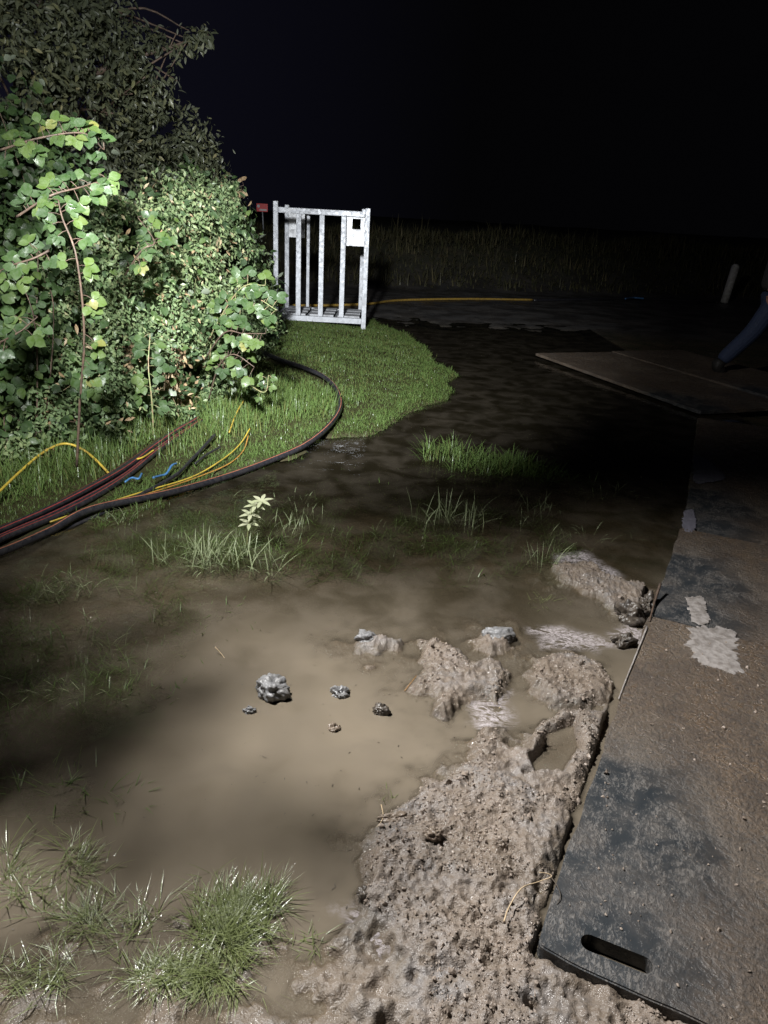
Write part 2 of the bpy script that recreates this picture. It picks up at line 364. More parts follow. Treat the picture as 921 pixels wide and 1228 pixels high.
M_straw = simple('dry_straw', (.50, .38, .24), .6); M_sign = simple('red_sign_face', (.80, .03, .035), .4, var=(.72, .03, .03)); M_hose = simple('dirty_yellow_hose', (.30, .19, .03), .6, var=(.16, .10, .03)); M_white = simple('white_paint', (.75, .75, .74), .5, var=(.6, .6, .58))
M_postw = simple('weathered_white_post', (.62, .61, .58), .6, var=(.38, .36, .33), scale=12)
M_skin = simple('skin', (.46, .24, .17), .5, var=(.40, .20, .14)); M_jean = simple('blue_denim', (.030, .045, .095), .85, var=(.02, .03, .065), scale=60)
M_jacket = simple('dark_jacket_cloth', (.030, .026, .025), .85, var=(.02, .018, .018)); M_boot = simple('dark_boot', (.02, .018, .016), .6); M_hair = simple('brown_hair', (.05, .03, .018), .6)
M_fleck = simple('dark_fleck', (.06, .045, .03), .5); M_crumb = simple('mud_crumb', (.28, .23, .19), .5, var=(.20, .16, .13))

# ---------------------------------------------------------------- ground sheet
def axis(segs):
    out = []
    for a, b, st in segs:
        k = max(1, int(round((b-a)/st))); out += list(np.linspace(a, b, k, endpoint=False))
    out.append(segs[-1][1]); return np.array(out)
def geom(a, st, ratio, end):
    out = []; v = a
    while abs(v) < abs(end): out.append(v); st *= ratio; v += st if end > 0 else -st
    out.append(end); return out
xs = np.concatenate([np.array(geom(-2.6, .03, 1.12, -600))[::-1][:-1], axis([(-2.6, -.65, .013), (-.65, 1.30, .0046), (1.30, 2.6, .014)])[:-1], geom(2.6, .03, 1.10, 600)])
ys = [.92]; 
while ys[-1] < 60: ys.append(ys[-1] + (.0046 if ys[-1] < 2 else min(.0046*(ys[-1]/2)**1.75, .45)))
ys = np.concatenate([[-60, -20, -8, -4, -2, -1, -.4, 0, .3, .5, .65, .8, .87], ys, geom(ys[-1]+.5, .6, 1.25, 900)])
XX, YY = np.meshgrid(xs, ys)
Z, mud, verge, road, bank, flat, md = ground(XX, YY)
me = make_grid_mesh('ground', xs, ys, Z)
wet = np.clip(sstep(.022, .0, Z)*(1-verge)*(1-road) + .75*sstep(.0, .6, fbm(XX, YY, 5, 4, 40)+.15), 0, 1)
for k, v in (('mud', np.maximum(mud, sstep(3.6, 2.6, YY)*.8)), ('verge', verge), ('road', road), ('bank', bank), ('wet', wet)): attr(me, k, v)
tag(link('ground', me, M_ground), kind='structure')
print('ground', len(me.vertices))
def gz(x, y):
    return float(ground(np.array([float(x)]), np.array([float(y)]))[0][0])
def gza(x, y): return ground(np.asarray(x, float), np.asarray(y, float))[0]

# ---------------------------------------------------------------- water
wx = axis([(-3.6, -1.6, .03), (-1.6, 1.6, .011), (1.6, 3.4, .03)])
wy = [.4]
while wy[-1] < 13.2: wy.append(wy[-1]+max(.010, .004*wy[-1]**1.3))
wy = np.array(wy); WX, WY = np.meshgrid(wx, wy)
wz = ground(WX, WY)[0]
me = make_grid_mesh('water', wx, wy, np.zeros_like(WX))
attr(me, 'depth', np.clip(-wz, 0, 1))
silt_shade = sstep(3.15, 1.85, WY-.25*WX+fbm(WX, WY, 1.2, 3, 71)*.4)*(.16+.84*sstep(-1.05, -.35, WX + .16*(WY-1.5)+fbm(WX, WY, 1.6, 3, 72)*.25))  # silt, with shade put into its fading to the left and far
silt_shade = np.maximum(silt_shade, sstep(1.75, 1.3, WY)*.85)
attr(me, 'silt_shade', silt_shade)
foam = np.zeros_like(WX)
for pl in ([(632, 752), (672, 748), (718, 764), (760, 776), (712, 782), (650, 776)], [(726, 756), (760, 748), (790, 758), (770, 776), (735, 774)],
           [(662, 664), (700, 660), (745, 690), (760, 712), (700, 706), (664, 684)], [(560, 842), (612, 830), (620, 868), (580, 880), (560, 866)],
           [(396, 1090), (440, 1075), (478, 1130), (470, 1190), (440, 1200), (430, 1140)]):
    foam = np.maximum(foam, sstep(-.02, .05, sdf(GP(pl, 0), WX, WY)+fbm(WX, WY, 12, 3, 8)*.03))
attr(me, 'foam', foam)
tag(link('water', me, M_water), kind='structure')

# ---------------------------------------------------------------- blades and leaves as arrays
def norm(a): return a/(np.linalg.norm(a, axis=-1, keepdims=True)+1e-9)
def blade_mesh(name, pos, length, width, lean, az, droop, rnd, seg=3):
    """pos Nx3, arrays of length/width/lean(rad)/azimuth/droop(rad over the blade)"""
    n = len(pos); t = np.linspace(0, 1, seg+1)
    co = np.zeros((n, 2*seg+1, 3)); side = np.stack([-np.sin(az), np.cos(az), np.zeros(n)], -1)
    cur = pos.copy(); ang = lean.copy()
    for k in range(seg+1):
        wd = width*(1-.55*t[k]**1.6) if k < seg else 0
        if k < seg:
            co[:, 2*k] = cur-side*np.asarray(wd)[:, None]*.5; co[:, 2*k+1] = cur+side*np.asarray(wd)[:, None]*.5
        else: co[:, 2*seg] = cur
        d = np.stack([np.sin(ang)*np.cos(az), np.sin(ang)*np.sin(az), np.cos(ang)], -1)
        cur = cur+d*(length/seg)[:, None]; ang = ang+droop/seg
    nv = 2*seg+1; base = np.arange(n)*nv
    q = np.concatenate([np.stack([base+2*k, base+2*k+1, base+2*k+3, base+2*k+2], -1) for k in range(seg-1)]) if seg > 1 else None
    tr = np.stack([base+2*seg-2, base+2*seg-1, base+2*seg], -1)
    me = mesh_np(name, co.reshape(-1, 3), q, tr); attr(me, 'rnd', np.repeat(rnd, nv)); return me
LEAF = {  # length fractions and half widths
    'oval': ((.0, .22, .5, .78, 1.0), (.0, .30, .40, .27, .0)),
    'narrow': ((.0, .25, .5, .78, 1.0), (.0, .13, .17, .10, .0)),
    'weed': ((.0, .5, 1.0), (.0, .24, .0)),
}
def leaf_arrays(pos, nrm, dirv, size, kind, fold=.25, curl=.25):
    n = len(pos); d = norm(dirv - nrm*np.sum(dirv*nrm, -1, keepdims=True)); s = np.cross(nrm, d)
    T, W = LEAF[kind]; vs = []
    for t, wv in zip(T, W):
        c = pos + d*(size*t)[:, None] - nrm*(size*curl*t*t)[:, None]
        if wv == 0: vs.append([c])
        else:
            up = nrm*(size*wv*fold)[:, None]
            vs.append([c-s*(size*wv)[:, None]+up, c, c+s*(size*wv)[:, None]+up])
    flat = [v for g in vs for v in g]; nv = len(flat); co = np.stack(flat, 1)
    base = np.arange(n)*nv; q = []; tr = []
    i0 = 0
    for k in range(len(vs)-1):
        a, b = len(vs[k]), len(vs[k+1]); j0 = i0+a
        if a == 1 and b == 3: tr += [(i0, j0+1, j0), (i0, j0+2, j0+1)]
        elif a == 3 and b == 3: q += [(i0, i0+1, j0+1, j0), (i0+1, i0+2, j0+2, j0+1)]
        else: tr += [(i0, i0+1, j0), (i0+1, i0+2, j0)]
        i0 = j0
    Q = np.concatenate([base[:, None]+np.array(f[::-1])[None] for f in q]) if q else np.zeros((0, 4), int)
    TR = np.concatenate([base[:, None]+np.array(f[::-1])[None] for f in tr])
    return co.reshape(-1, 3), Q, TR, nv
class Leaves:
    def __init__(s): s.co = []; s.q = []; s.t = []; s.r = []; s.n = 0
    def add(s, pos, nrm, dirv, size, kind, rnd, **kw):
        co, q, t, nv = leaf_arrays(pos, nrm, dirv, size, kind, **kw)
        s.co.append(co); s.q.append(q+s.n); s.t.append(t+s.n); s.r.append(np.repeat(rnd, nv)); s.n += len(co)
    def build(s, name, m, parent=None):
        me = mesh_np(name, np.concatenate(s.co), np.concatenate(s.q) if sum(map(len, s.q)) else None, np.concatenate(s.t))
        attr(me, 'rnd', np.concatenate(s.r)); return link(name, me, m, parent)

# ---------------------------------------------------------------- tubes
def smooth_path(pts, n=60):
    p = [Vector(q) for q in pts]; p = [p[0]*2-p[1]]+p+[p[-1]*2-p[-2]]; out = []
    k = len(p)-3
    for i in range(n+1):
        u = i/n*k; j = min(int(u), k-1); t = u-j; a, b, c, d = p[j:j+4]
        out.append(.5*((2*b)+(c-a)*t+(2*a-5*b+4*c-d)*t*t+(3*b-a-3*c+d)*t*t*t))
    return out
def tube_mesh(name, path, r, sides=10, stripe=None, r1=None):
    path = [Vector(p) for p in path]; n = len(path); co = []; tip = r1 is not None
    for i, p in enumerate(path):
        t = (path[min(i+1, n-1)]-path[max(i-1, 0)]).normalized()
        upv = Vector((0, 0, 1)) if abs(t.z) < .95 else Vector((1, 0, 0))
        a = t.cross(upv).normalized(); b = a.cross(t).normalized()
        rr = r if r1 is None else r+(r1-r)*i/(n-1)
        for k in range(sides):
            an = 2*math.pi*k/sides; co.append(p+a*math.cos(an)*rr+b*math.sin(an)*rr)
    q = []; mi = []
    for i in range(n-1):
        for k in range(sides):
            q.append((i*sides+k, i*sides+(k+1) % sides, (i+1)*sides+(k+1) % sides, (i+1)*sides+k)); mi.append(1 if stripe is not None and k in stripe else 0)
    c0, c1 = len(co), len(co)+1; co += [path[0], path[-1]]; tr = []
    for k in range(sides):
        tr.append((c0, (k+1) % sides, k)); tr.append((c1, (n-1)*sides+k, (n-1)*sides+(k+1) % sides)); mi += [0, 0]
    return mesh_np(name, np.array(co), np.array(q), np.array(tr), mi)
def join_tubes(name, specs):
    cos = []; qs = []; ts = []; n = 0
    for path, r, r1, sd in specs:
        m = tube_mesh('tmp', path, r, sd, None, r1)
        co = np.zeros(len(m.vertices)*3, np.float32); m.vertices.foreach_get('co', co); co = co.reshape(-1, 3)
        for p in m.polygons:
            (qs if len(p.vertices) == 4 else ts).append([v+n for v in p.vertices])
        cos.append(co); n += len(co); bpy.data.meshes.remove(m)
    return mesh_np(name, np.concatenate(cos), np.array(qs), np.array(ts))

# ================================================================ ground mats
def slab(name, L, W, T, slot=None, r=.012, wob=0.0):
    bm = bmesh.new()
    def loop(pts): 
        v = [bm.verts.new((x, y, 0)) for x, y in pts]
        return [bm.edges.new((v[i], v[(i+1) % len(v)])) for i in range(len(v))]
    rc = .02; out = []
    for cx, cy, a0 in ((W-rc, rc, -90), (W-rc, L-rc, 0), (rc, L-rc, 90), (rc, rc, 180)):
        for k in range(4):
            a = math.radians(a0+k*30); out.append((cx+rc*math.cos(a), cy+rc*math.sin(a)))
    # extra points along the sides for a worn edge
    dense = []
    for i in range(len(out)):
        a, b = Vector(out[i]), Vector(out[(i+1) % len(out)]); m = max(1, int((b-a).length/.03))
        for k in range(m):
            p = a.lerp(b, k/m); j = wob*(vnoise(np.array([p.x*9+3]), np.array([p.y*9]), 4)[0]-.5)
            nrm = Vector((b.y-a.y, a.x-b.x)).normalized() if (b-a).length > 1e-6 else Vector((0, 0)); dense.append(p+nrm*j)
    e = loop(dense)
    if slot:
        (sx, sy), (ex, ey), hw = slot; a = Vector((sx, sy)); b = Vector((ex, ey)); d = (b-a).normalized(); nn = Vector((-d.y, d.x)); sl = []
        for k in range(9):
            an = math.pi*k/8; sl.append(b+ (nn*-math.cos(an)+d*math.sin(an))*hw)
        for k in range(9):
            an = math.pi*k/8; sl.append(a+ (nn*math.cos(an)-d*math.sin(an))*hw)
        e += loop(sl)
    f = bmesh.ops.triangle_fill(bm, use_beauty=True, use_dissolve=False, edges=e)
    faces = [g for g in f['geom'] if isinstance(g, bmesh.types.BMFace)]
    for fc in faces:
        if fc.normal.z > 0: fc.normal_flip()
    ext = bmesh.ops.extrude_face_region(bm, geom=faces)
    top = [v for v in ext['geom'] if isinstance(v, bmesh.types.BMVert)]
    for v in top: v.co.z += T
    bmesh.ops.recalc_face_normals(bm, faces=bm.faces)
    hole_c = (Vector(slot[0])+Vector(slot[1]))/2 if slot else None
    edges = [ed for ed in bm.edges if (hole_c is None or (Vector(ed.verts[0].co.xy)-hole_c).length > .098 or min(ed.verts[0].co.x, ed.verts[0].co.y) < .03) and len(ed.link_faces) == 2 and ed.calc_face_angle(0) > 1.2 and min(v.co.z for v in ed.verts) > T*.5]
    bmesh.ops.bevel(bm, geom=edges, offset=.004, segments=2, affect='EDGES')
    me = bpy.data.meshes.new(name); bm.to_mesh(me); bm.free()
    return me
def put_mat(L, W, T, corner, ang, z, label, slot=None, tilt=0):
    o = link('ground_mat', slab('ground_mat', L, W, T, slot, wob=.009), M_mat)
    o.location = (corner[0], corner[1], z); o.rotation_euler = (math.radians(tilt), 0, ang)
    return tag(o, label, 'ground mat', 'black track mats laid end to end')
A1 = math.atan2(MD.y, MD.x)-math.pi/2
T1 = .042
put_mat(1.79, 1.22, T1, M1, A1, .004, 'nearest black mat with a slotted hand hole in its corner', slot=((.112, .070), (.232, .076), .022))
put_mat(1.15, 1.22, T1, M1+MD*1.805+MW*.012, A1, .001, 'short mud coated mat just beyond the hand hole mat', tilt=.3)
c3 = Vector((1.74, 3.90))
put_mat(2.95, 1.22, T1, c3, A1+math.radians(3.4), .0, 'dark wet mat in the middle of the row with grey smears at its left edge')
c4 = Vector((2.97, 6.86))
put_mat(3.0, 1.22, .03, c4, math.radians(21.6), .018, 'farthest mat with a pale worn long edge beside the black water', tilt=.4)
c5 = c4+Vector((math.cos(math.radians(21.6)), math.sin(math.radians(21.6))))*1.26
put_mat(3.0, 1.22, .03, c5+Vector((.02, .1)), math.radians(22.5), .022, 'mat lying beyond the pale edged mat towards the walking man', tilt=.3)

def blob_patch(name, pts, z, th, m, seed, fr=.018):
    n = len(pts); P_ = []
    sp = smooth_path([Vector(p) for p in pts]+[Vector(pts[0])], 260)[:-1]
    c = sum(sp, Vector())/len(sp); rings = []
    for s in (1.0, .97, .9, .7, .4):
        ring = []
        for i, p in enumerate(sp):
            d = p-c; j = (vnoise(np.array([p.x*45]), np.array([p.y*45]), seed)[0]-.5)*2*fr + (vnoise(np.array([p.x*130]), np.array([p.y*130]), seed+3)[0]-.5)*fr + (vnoise(np.array([p.x*420]), np.array([p.y*420]), seed+5)[0]-.5)*fr*.5
            q = c+d*s+d.normalized()*j*s
            h = z + (0 if s == 1.0 else th*(.55+.45*vnoise(np.array([q.x*60]), np.array([q.y*60]), seed+7)[0])*(1 if s < .97 else .7))
            ring.append((q.x, q.y, h))
        rings.append(ring)
    co = [p for r in rings for p in r]+[(c.x, c.y, z+th*.8)]; N_ = len(sp); q = []; tr = []
    for r in range(4):
        for i in range(N_): q.append((r*N_+i, r*N_+(i+1) % N_, (r+1)*N_+(i+1) % N_, (r+1)*N_+i))
    for i in range(N_): tr.append((4*N_+i, 4*N_+(i+1) % N_, len(co)-1))
    return mesh_np(name, np.array(co), np.array(q), np.array(tr))
zt = T1+.0045
pp = link('mud_patch', blob_patch('mud_patch', GP([(826, 754), (858, 752), (882, 760), (884, 782), (888, 806), (862, 803), (838, 794), (826, 776)], zt), zt+.0005, .002, M_pale, 5), M_pale)
tag(pp, 'large pale dried splash of mud on the near mat end', 'mud patch', 'dried mud patches on the mats')
pp = link('mud_patch', blob_patch('mud_patch', GP([(822, 717), (842, 716), (848, 732), (850, 748), (832, 748), (826, 734)], zt), zt+.002, .002, M_pale, 8, .012), M_pale)
tag(pp, 'narrow pale mud splash across the joint above the largest one', 'mud patch', 'dried mud patches on the mats')
pp = link('mud_patch', blob_patch('mud_patch', GP([(820, 612), (832, 612), (833, 636), (819, 637)], zt), zt, .003, M_lilac, 9, .012), M_lilac)
tag(pp, 'small grey lilac smear on the corner of the dark mat', 'mud patch', 'dried mud patches on the mats')
pp = link('mud_patch', blob_patch('mud_patch', GP([(832, 545), (850, 552), (870, 572), (850, 578), (832, 576)], zt), zt, .003, M_lilac, 10, .02), M_lilac)
tag(pp, 'triangular grey lilac smear further up the dark mat', 'mud patch', 'dried mud patches on the mats')

# a lone second layer panel shows below the near corner
o = link('mat_end', slab('mat_end', .30, .5, .02, None), M_bclod); o.location = (.60, .93, -.008); o.rotation_euler = (0, 0, A1)
o.name = 'buried_board'; tag(o, 'muddy board end under the near corner of the hand hole mat', 'board')

# ================================================================ clods in the shallow water
def clod(center, rx, ry, rz_, seed, m, label, spikes=0.35):
    bm = bmesh.new(); bmesh.ops.create_icosphere(bm, subdivisions=5, radius=1)
    co = np.array([v.co[:] for v in bm.verts])
    a = fbm(co[:, 0]*1.0+seed, co[:, 1]+co[:, 2]*.7, 1.3, 4, seed); b = fbm(co[:, 0]+co[:, 2]*.9, co[:, 1]+seed, 4.5, 4, seed+2); g, _ = worley(co[:, 0]+co[:, 2]*.5+seed, co[:, 1]-co[:, 2]*.4, 4.2, seed)
    s = 1+a*spikes*1.4+b*.16-g*.10
    for v, k in zip(bm.verts, s): v.co = Vector((v.co.x*rx*k, v.co.y*ry*k, v.co.z*rz_*(k**1.3)))
    me = bpy.data.meshes.new('mud_clod'); bm.to_mesh(me); bm.free(); me.polygons.foreach_set('use_smooth', [True]*len(me.polygons))
    o = link('mud_clod', me, m); o.location = center
    return tag(o, label, 'mud clod', 'wet clods of mud standing out of the puddle')
clod(G(328, 826, .02), .062, .055, .045, 3, M_clod, 'largest grey clod standing alone in the brown water')
clod(G(299, 853, .0), .022, .016, .018, 5, M_clod, 'small grey clod just below left of the largest grey one')
clod(G(441, 768, .01), .052, .045, .036, 8, M_clod, 'pale grey clod at the upper left end of the mud islands')
clod(G(407, 832, .0), .034, .03, .026, 12, M_clod, 'low grey clod midway between the largest clod and the mud islands')
clod(G(458, 852, .006), .034, .022, .024, 15, M_dclod, 'dark jagged clod nearest the mud island point')
clod(G(401, 874, -.002), .022, .02, .02, 21, M_bclod, 'tiny brown clod with a bubble on its top')
clod(G(758, 738, .02), .075, .06, .055, 31, M_dclod, 'dark wet lump against the corner where two mats meet', .5)
clod(G(775, 727, .03), .035, .05, .06, 33, M_dclod, 'upright black lump squeezed between mat corner and mud', .6)
clod(G(748, 768, .02), .05, .035, .03, 36, M_dclod, 'flat dark clod at the edge of the foam swirl', .5)
clod(G(598, 762, .012), .068, .05, .035, 38, M_clod, 'smooth grey mound between the mud islands and the foam', .25)
clod(G(470, 982, .02), .05, .022, .022, 41, M_bclod, 'long brown clod on the left rim of the mud bank', .45)
clod(G(440, 1074, .012), .028, .022, .02, 44, M_dclod, 'black glossy clod at the lower left rim of mud', .5)
clod(G(520, 1000, .04), .026, .02, .018, 47, M_bclod, 'brown lump on the mud bank above its darkest pits', .4)

# mud crumbs scattered over mud and mats
def crumbs(name, n, poly, zf, size, m, seed, label):
    rg = np.random.default_rng(seed); xs_ = [p[0] for p in poly]; ys_ = [p[1] for p in poly]
    px = rg.uniform(min(xs_), max(xs_), n*4); py = rg.uniform(min(ys_), max(ys_), n*4)
    k = (sdf(poly, px, py) > .01) & (fbm(px, py, 5, 2, seed) > -.25); px = px[k][:n]; py = py[k][:n]; n = len(px)
    bm = bmesh.new(); bmesh.ops.create_icosphere(bm, subdivisions=1, radius=1); base = np.array([v.co[:] for v in bm.verts]); F_ = np.array([[v.index for v in f.verts] for f in bm.faces]); bm.free()
    sz = size*rg.lognormal(0, .5, n); jit = rg.uniform(.35, 1.3, (n, len(base), 1)); sc = rg.uniform(.6, 1.3, (n, 1, 3))
    co = base[None]*jit*sc*sz[:, None, None]; co[..., 0] += px[:, None]; co[..., 1] += py[:, None]; co[..., 2] += zf(px, py)[:, None] + sz[:, None]*.25
    tr = (np.arange(n)*len(base))[:, None, None]+F_[None]
    o = link(name, mesh_np(name, co.reshape(-1, 3), None, tr.reshape(-1, 3), None, False), m); return tag(o, label, 'mud crumbs', None, 'stuff')
crumbs('mud_crumbs', 7000, [(p.x, p.y) for p in MUD_MAIN], lambda x, y: gza(x, y), .0021, M_crumb, 3, 'small crumbs of mud strewn over the bank')
for i_, (pl_, nn_, lb_) in enumerate(((MUD_A, 700, 'crumbs on the upper left mud island'), (MUD_B, 700, 'crumbs on the mud island by the footprint'), (MUD_E, 600, 'pale crumbs on the rubble by the mat corner'))):
    crumbs('mud_crumbs', nn_, [(p.x, p.y) for p in pl_], lambda x, y: gza(x, y), .0022, M_crumb, 30+i_, lb_)
mp = [(M1+MW*a+MD*b)[:] for a, b in ((.02, .02), (1.15, .02), (1.15, 1.75), (.02, 1.75))]
crumbs('grit', 420, mp, lambda x, y: np.full(len(x), zt), .0026, M_crumb, 5, 'grit and crumbs trodden onto the near mat')

# flecks floating on the water
n = 520; fx = RNG.uniform(-1.5, .6, n); fy = RNG.uniform(1.05, 3.6, n); zz = gza(fx, fy); k = zz < -.008; fx, fy = fx[k], fy[k]; n = len(fx)
me = blade_mesh('fleck', np.stack([fx, fy, np.full(n, .002)], -1), RNG.uniform(.003, .013, n), RNG.uniform(.001, .0035, n), np.full(n, 1.55), RNG.uniform(0, 6.28, n), np.zeros(n), RNG.random(n), 2)
tag(link('floating_debris', me, M_fleck), 'tiny dark flecks and seeds floating on the silty water', 'debris', None, 'stuff')

# ================================================================ grass
def rand_in(poly, n, seed, cond=None):
    rg = np.random.default_rng(seed); p = np.array([(q[0], q[1]) for q in poly]); X, Y = [], []; tot = 0
    while tot < n:
        x = rg.uniform(p[:, 0].min(), p[:, 0].max(), n*2); y = rg.uniform(p[:, 1].min(), p[:, 1].max(), n*2)
        k = sdf(poly, x, y) > 0
        if cond is not None: k &= cond(x, y, rg)
        X.append(x[k]); Y.append(y[k]); tot += k.sum()
    return np.concatenate(X)[:n], np.concatenate(Y)[:n], rg
VG = [(-2.9, 2.2), (-2.2, 2.75), (-1.84, 3.18), (-1.5, 3.35), (-1.15, 3.95), (-.68, 4.65), (-.30, 5.25), (.0, 5.6), (.38, 6.2), (.72, 6.9), (.92, 7.7), (.98, 8.4), (.85, 9.7), (.5, 11.3), (-.2, 12.6), (-2, 13.2), (-4, 13), (-3.6, 8), (-3.4, 4)]
def lawn(n, seed, Lr, Wr, cond, label, lean=(.1, 1.0)):
    x, y, rg = rand_in(VG, n, seed, cond)
    dmin = np.full(len(x), 9.0)
    for q_ in PIPES: dmin = np.minimum(dmin, np.hypot(x-q_[0], y-q_[1]))
    kk = dmin > .035+.02*rg.random(len(x)); x, y = x[kk], y[kk]
    g, mu, ve = ground(x, y)[:3]; k = ve > .02+.38*rg.random(len(x))**2; x, y, g = x[k], y[k], g[k]; n = len(x)
    dist = np.hypot(x, y); patch = fbm(x, y, 2.2, 3, seed)
    ln = rg.uniform(*Lr, n)*(1+.35*patch); wd = rg.uniform(*Wr, n)*(.6+dist*.12)
    me = blade_mesh('grass', np.stack([x, y, g-.005], -1), ln, wd, rg.uniform(*lean, n), rg.uniform(0, 6.28, n)*.75+.8+patch, rg.uniform(.2, 1.5, n), np.clip(rg.beta(2, 2.2, n)+.18*patch, 0, 1), 3)
    return tag(link('grass', me, M_grass), label, 'grass', None, 'stuff')
def tuft(px, py, n, rad, Lr, m, label, flatness=.6, ell=(1, 1), wd=(.0022, .0042), name='grass_tuft', seed=None, z=None, grp='grass tufts standing in the puddle', seg=4, comb=None):
    if m is M_wetgrass: n = int(n*.85)
    seed = seed or int(px*7+py); rg = np.random.default_rng(seed); c = G(px, py, 0)
    a = rg.uniform(0, 6.28, n); r = rad*np.sqrt(rg.random(n))*(1+.35*np.sin(a*3+seed)); x = c.x+r*np.cos(a)*ell[0]; y = c.y+r*np.sin(a)*ell[1]
    g = np.maximum(gza(x, y), -.004 if m is M_wetgrass else -.03) if z is None else np.full(n, z)
    if m is M_wetgrass: Lr = (Lr[0]*1.0, Lr[1]*1.3); wd = (.0011, .0025); flatness = min(1.35, flatness+.3); ell = (ell[0]*1.25, ell[1]*1.25)
    az = a*.5+rg.uniform(0, 6.28, n) if comb is None else comb+rg.normal(0, 1.3, n)+1.5*fbm(x, y, 25, 2, 67)
    if m is M_wetgrass:
        kp = fbm(x, y, 17, 3, 66) > -.09; kp = kp if kp.sum() > 25 else np.ones(len(x), bool); x, y, g, az = x[kp], y[kp], g[kp], az[kp]; n = len(x)
    me = blade_mesh(name, np.stack([x-c.x, y-c.y, g-.004], -1), rg.uniform(*Lr, n), rg.uniform(*wd, n), np.clip(rg.normal(flatness, .3, n), 0, 1.45), az, rg.uniform(.2, 1.3, n)*(.5 if m is M_wetgrass else 1), np.clip(rg.beta(2, 2, n), 0, 1), seg)
    o = link(name, me, m); o.location = (c.x, c.y, 0); return tag(o, label, 'grass tuft', grp)
tuft(290, 1110, 3000, .085, (.04, .10), M_wetgrass, 'dense bright green tuft right of the others at the near mud', .9, (1.0, 1.25), comb=.9)
tuft(262, 1160, 1300, .075, (.035, .08), M_wetgrass, 'glossy matted tuft just below the densest bright tuft', 1.05, (1.3, .8), comb=3.6)
tuft(345, 1128, 26, .03, (.02, .05), M_wetgrass, 'little ragged tail of blades beside the densest tuft', 1.1)
tuft(376, 1132, 90, .026, (.025, .055), M_wetgrass, 'small separate tuft with a sharp shadow on wet mud', 1.0)
tuft(110, 1120, 1900, .11, (.04, .09), M_wetgrass, 'wide glittering tuft on the mud at the lower left', 1.1, (1.5, .8), comb=3.0)
tuft(45, 1160, 900, .08, (.03, .08), M_wetgrass, 'glossy tuft in the lower left corner of the mud', 1.1, (1.3, .8))
tuft(190, 1165, 700, .06, (.03, .07), M_wetgrass, 'flattened wet tuft between the lower left tufts and the bright one', 1.2, (1.5, .7))
tuft(50, 1040, 1300, .10, (.04, .09), M_wetgrass, 'yellow green tuft at the left edge of the near water', .95, (1.3, .8), comb=.5)
tuft(88, 1010, 520, .05, (.04, .10), M_wetgrass, 'upright leafy tuft at the upper end of the left edge tuft', .8)
tuft(30, 1085, 240, .09, (.03, .07), M_wetgrass, 'sparse wet blades below the yellow green tuft', 1.2, (1.2, .8))
tuft(60, 950, 200, .11, (.07, .15), M_grass, 'dark half sunken tuft in the shaded water at the left', 1.25, (1.4, .7))
tuft(135, 962, 150, .07, (.06, .12), M_grass, 'dim tuft right of the half sunken one in shade', 1.15, (1.4, .7))
tuft(255, 1070, 90, .05, (.04, .08), M_wetgrass, 'thin dark tuft just above the densest bright tuft', 1.0)
tuft(140, 800, 100, .09, (.07, .14), M_grass, 'dim spiky tuft in the dark water at mid left', 1.1)
tuft(128, 770, 36, .09, (.06, .13), M_palegrass, 'few bent blades above the dim spiky tuft', 1.0)
tuft(100, 740, 24, .06, (.05, .10), M_palegrass, 'small pale blades farther up in the dark left water', .8)
tuft(268, 672, 210, .24, (.10, .20), M_palegrass, 'pale upright tuft of reedy blades in the middle water', .38, (1.1, .55), (.004, .007))
tuft(280, 655, 1100, .28, (.07, .14), M_grass, 'low green grass around the pale reedy blades', 1.1, (1.3, .7))
tuft(345, 632, 46, .12, (.07, .13), M_palegrass, 'loose pale blades right of the reedy tuft', .45, (1.2, .7), (.004, .006))
tuft(385, 612, 30, .14, (.06, .11), M_palegrass, 'sparse pale blades nearer the curved pipe', .7)
tuft(140, 625, 50, .12, (.06, .12), M_palegrass, 'pale blades poking out just below the pipe bundle', .9, (1.4, .7))
tuft(190, 690, 50, .2, (.06, .12), M_grass, 'thin grass under the water left of the reedy tuft', 1.2)
tuft(545, 625, 70, .2, (.12, .24), M_palegrass, 'tall thin blades standing in the dark middle water', .35, (1.2, .6), (.004, .007))
tuft(540, 650, 170, .22, (.06, .14), M_grass, 'dark low grass below the tall thin blades', 1.0, (1.4, .6))
tuft(535, 548, 300, .18, (.10, .24), M_grass, 'rough tall tuft left end of the grassy island', .5, (1.1, .8), (.004, .007))
tuft(605, 562, 1500, .28, (.10, .20), M_grass, 'dense rounded green island of grass in the black water', .8, (1.2, .8), (.004, .007))
tuft(660, 572, 300, .18, (.06, .14), M_grass, 'low trailing grass right of the dense grassy island', 1.0, (1.4, .6), (.004, .007))
tuft(645, 612, 30, .12, (.08, .18), M_palegrass, 'few dim stalks below the trailing grass', .5)
tuft(725, 590, 60, .15, (.08, .16), M_palegrass, 'straggly dim blades toward the dark mats', 1.0, (1.5, .6))
tuft(775, 566, 60, .15, (.06, .12), M_palegrass, 'pale flattened weed floating near the dark mats', 1.3, (1.6, .6))
tuft(650, 672, 40, .10, (.09, .2), M_palegrass, 'dark seedy stalks above the wet rubble', .5)
tuft(658, 722, 170, .07, (.03, .07), M_wetgrass, 'little yellowish tuft lit beside the foam', 1.1, (1.5, .7))
tuft(470, 640, 30, .22, (.05, .11), M_palegrass, 'scattered single blades between the two middle tufts', .9, (1.5, .6))
tuft(500, 560, 20, .12, (.05, .12), M_palegrass, 'thin blades left of the rough tall tuft', .9)
tuft(465, 955, 26, .035, (.02, .05), M_wetgrass, 'wispy moss like blades by the mud rim', 1.1)

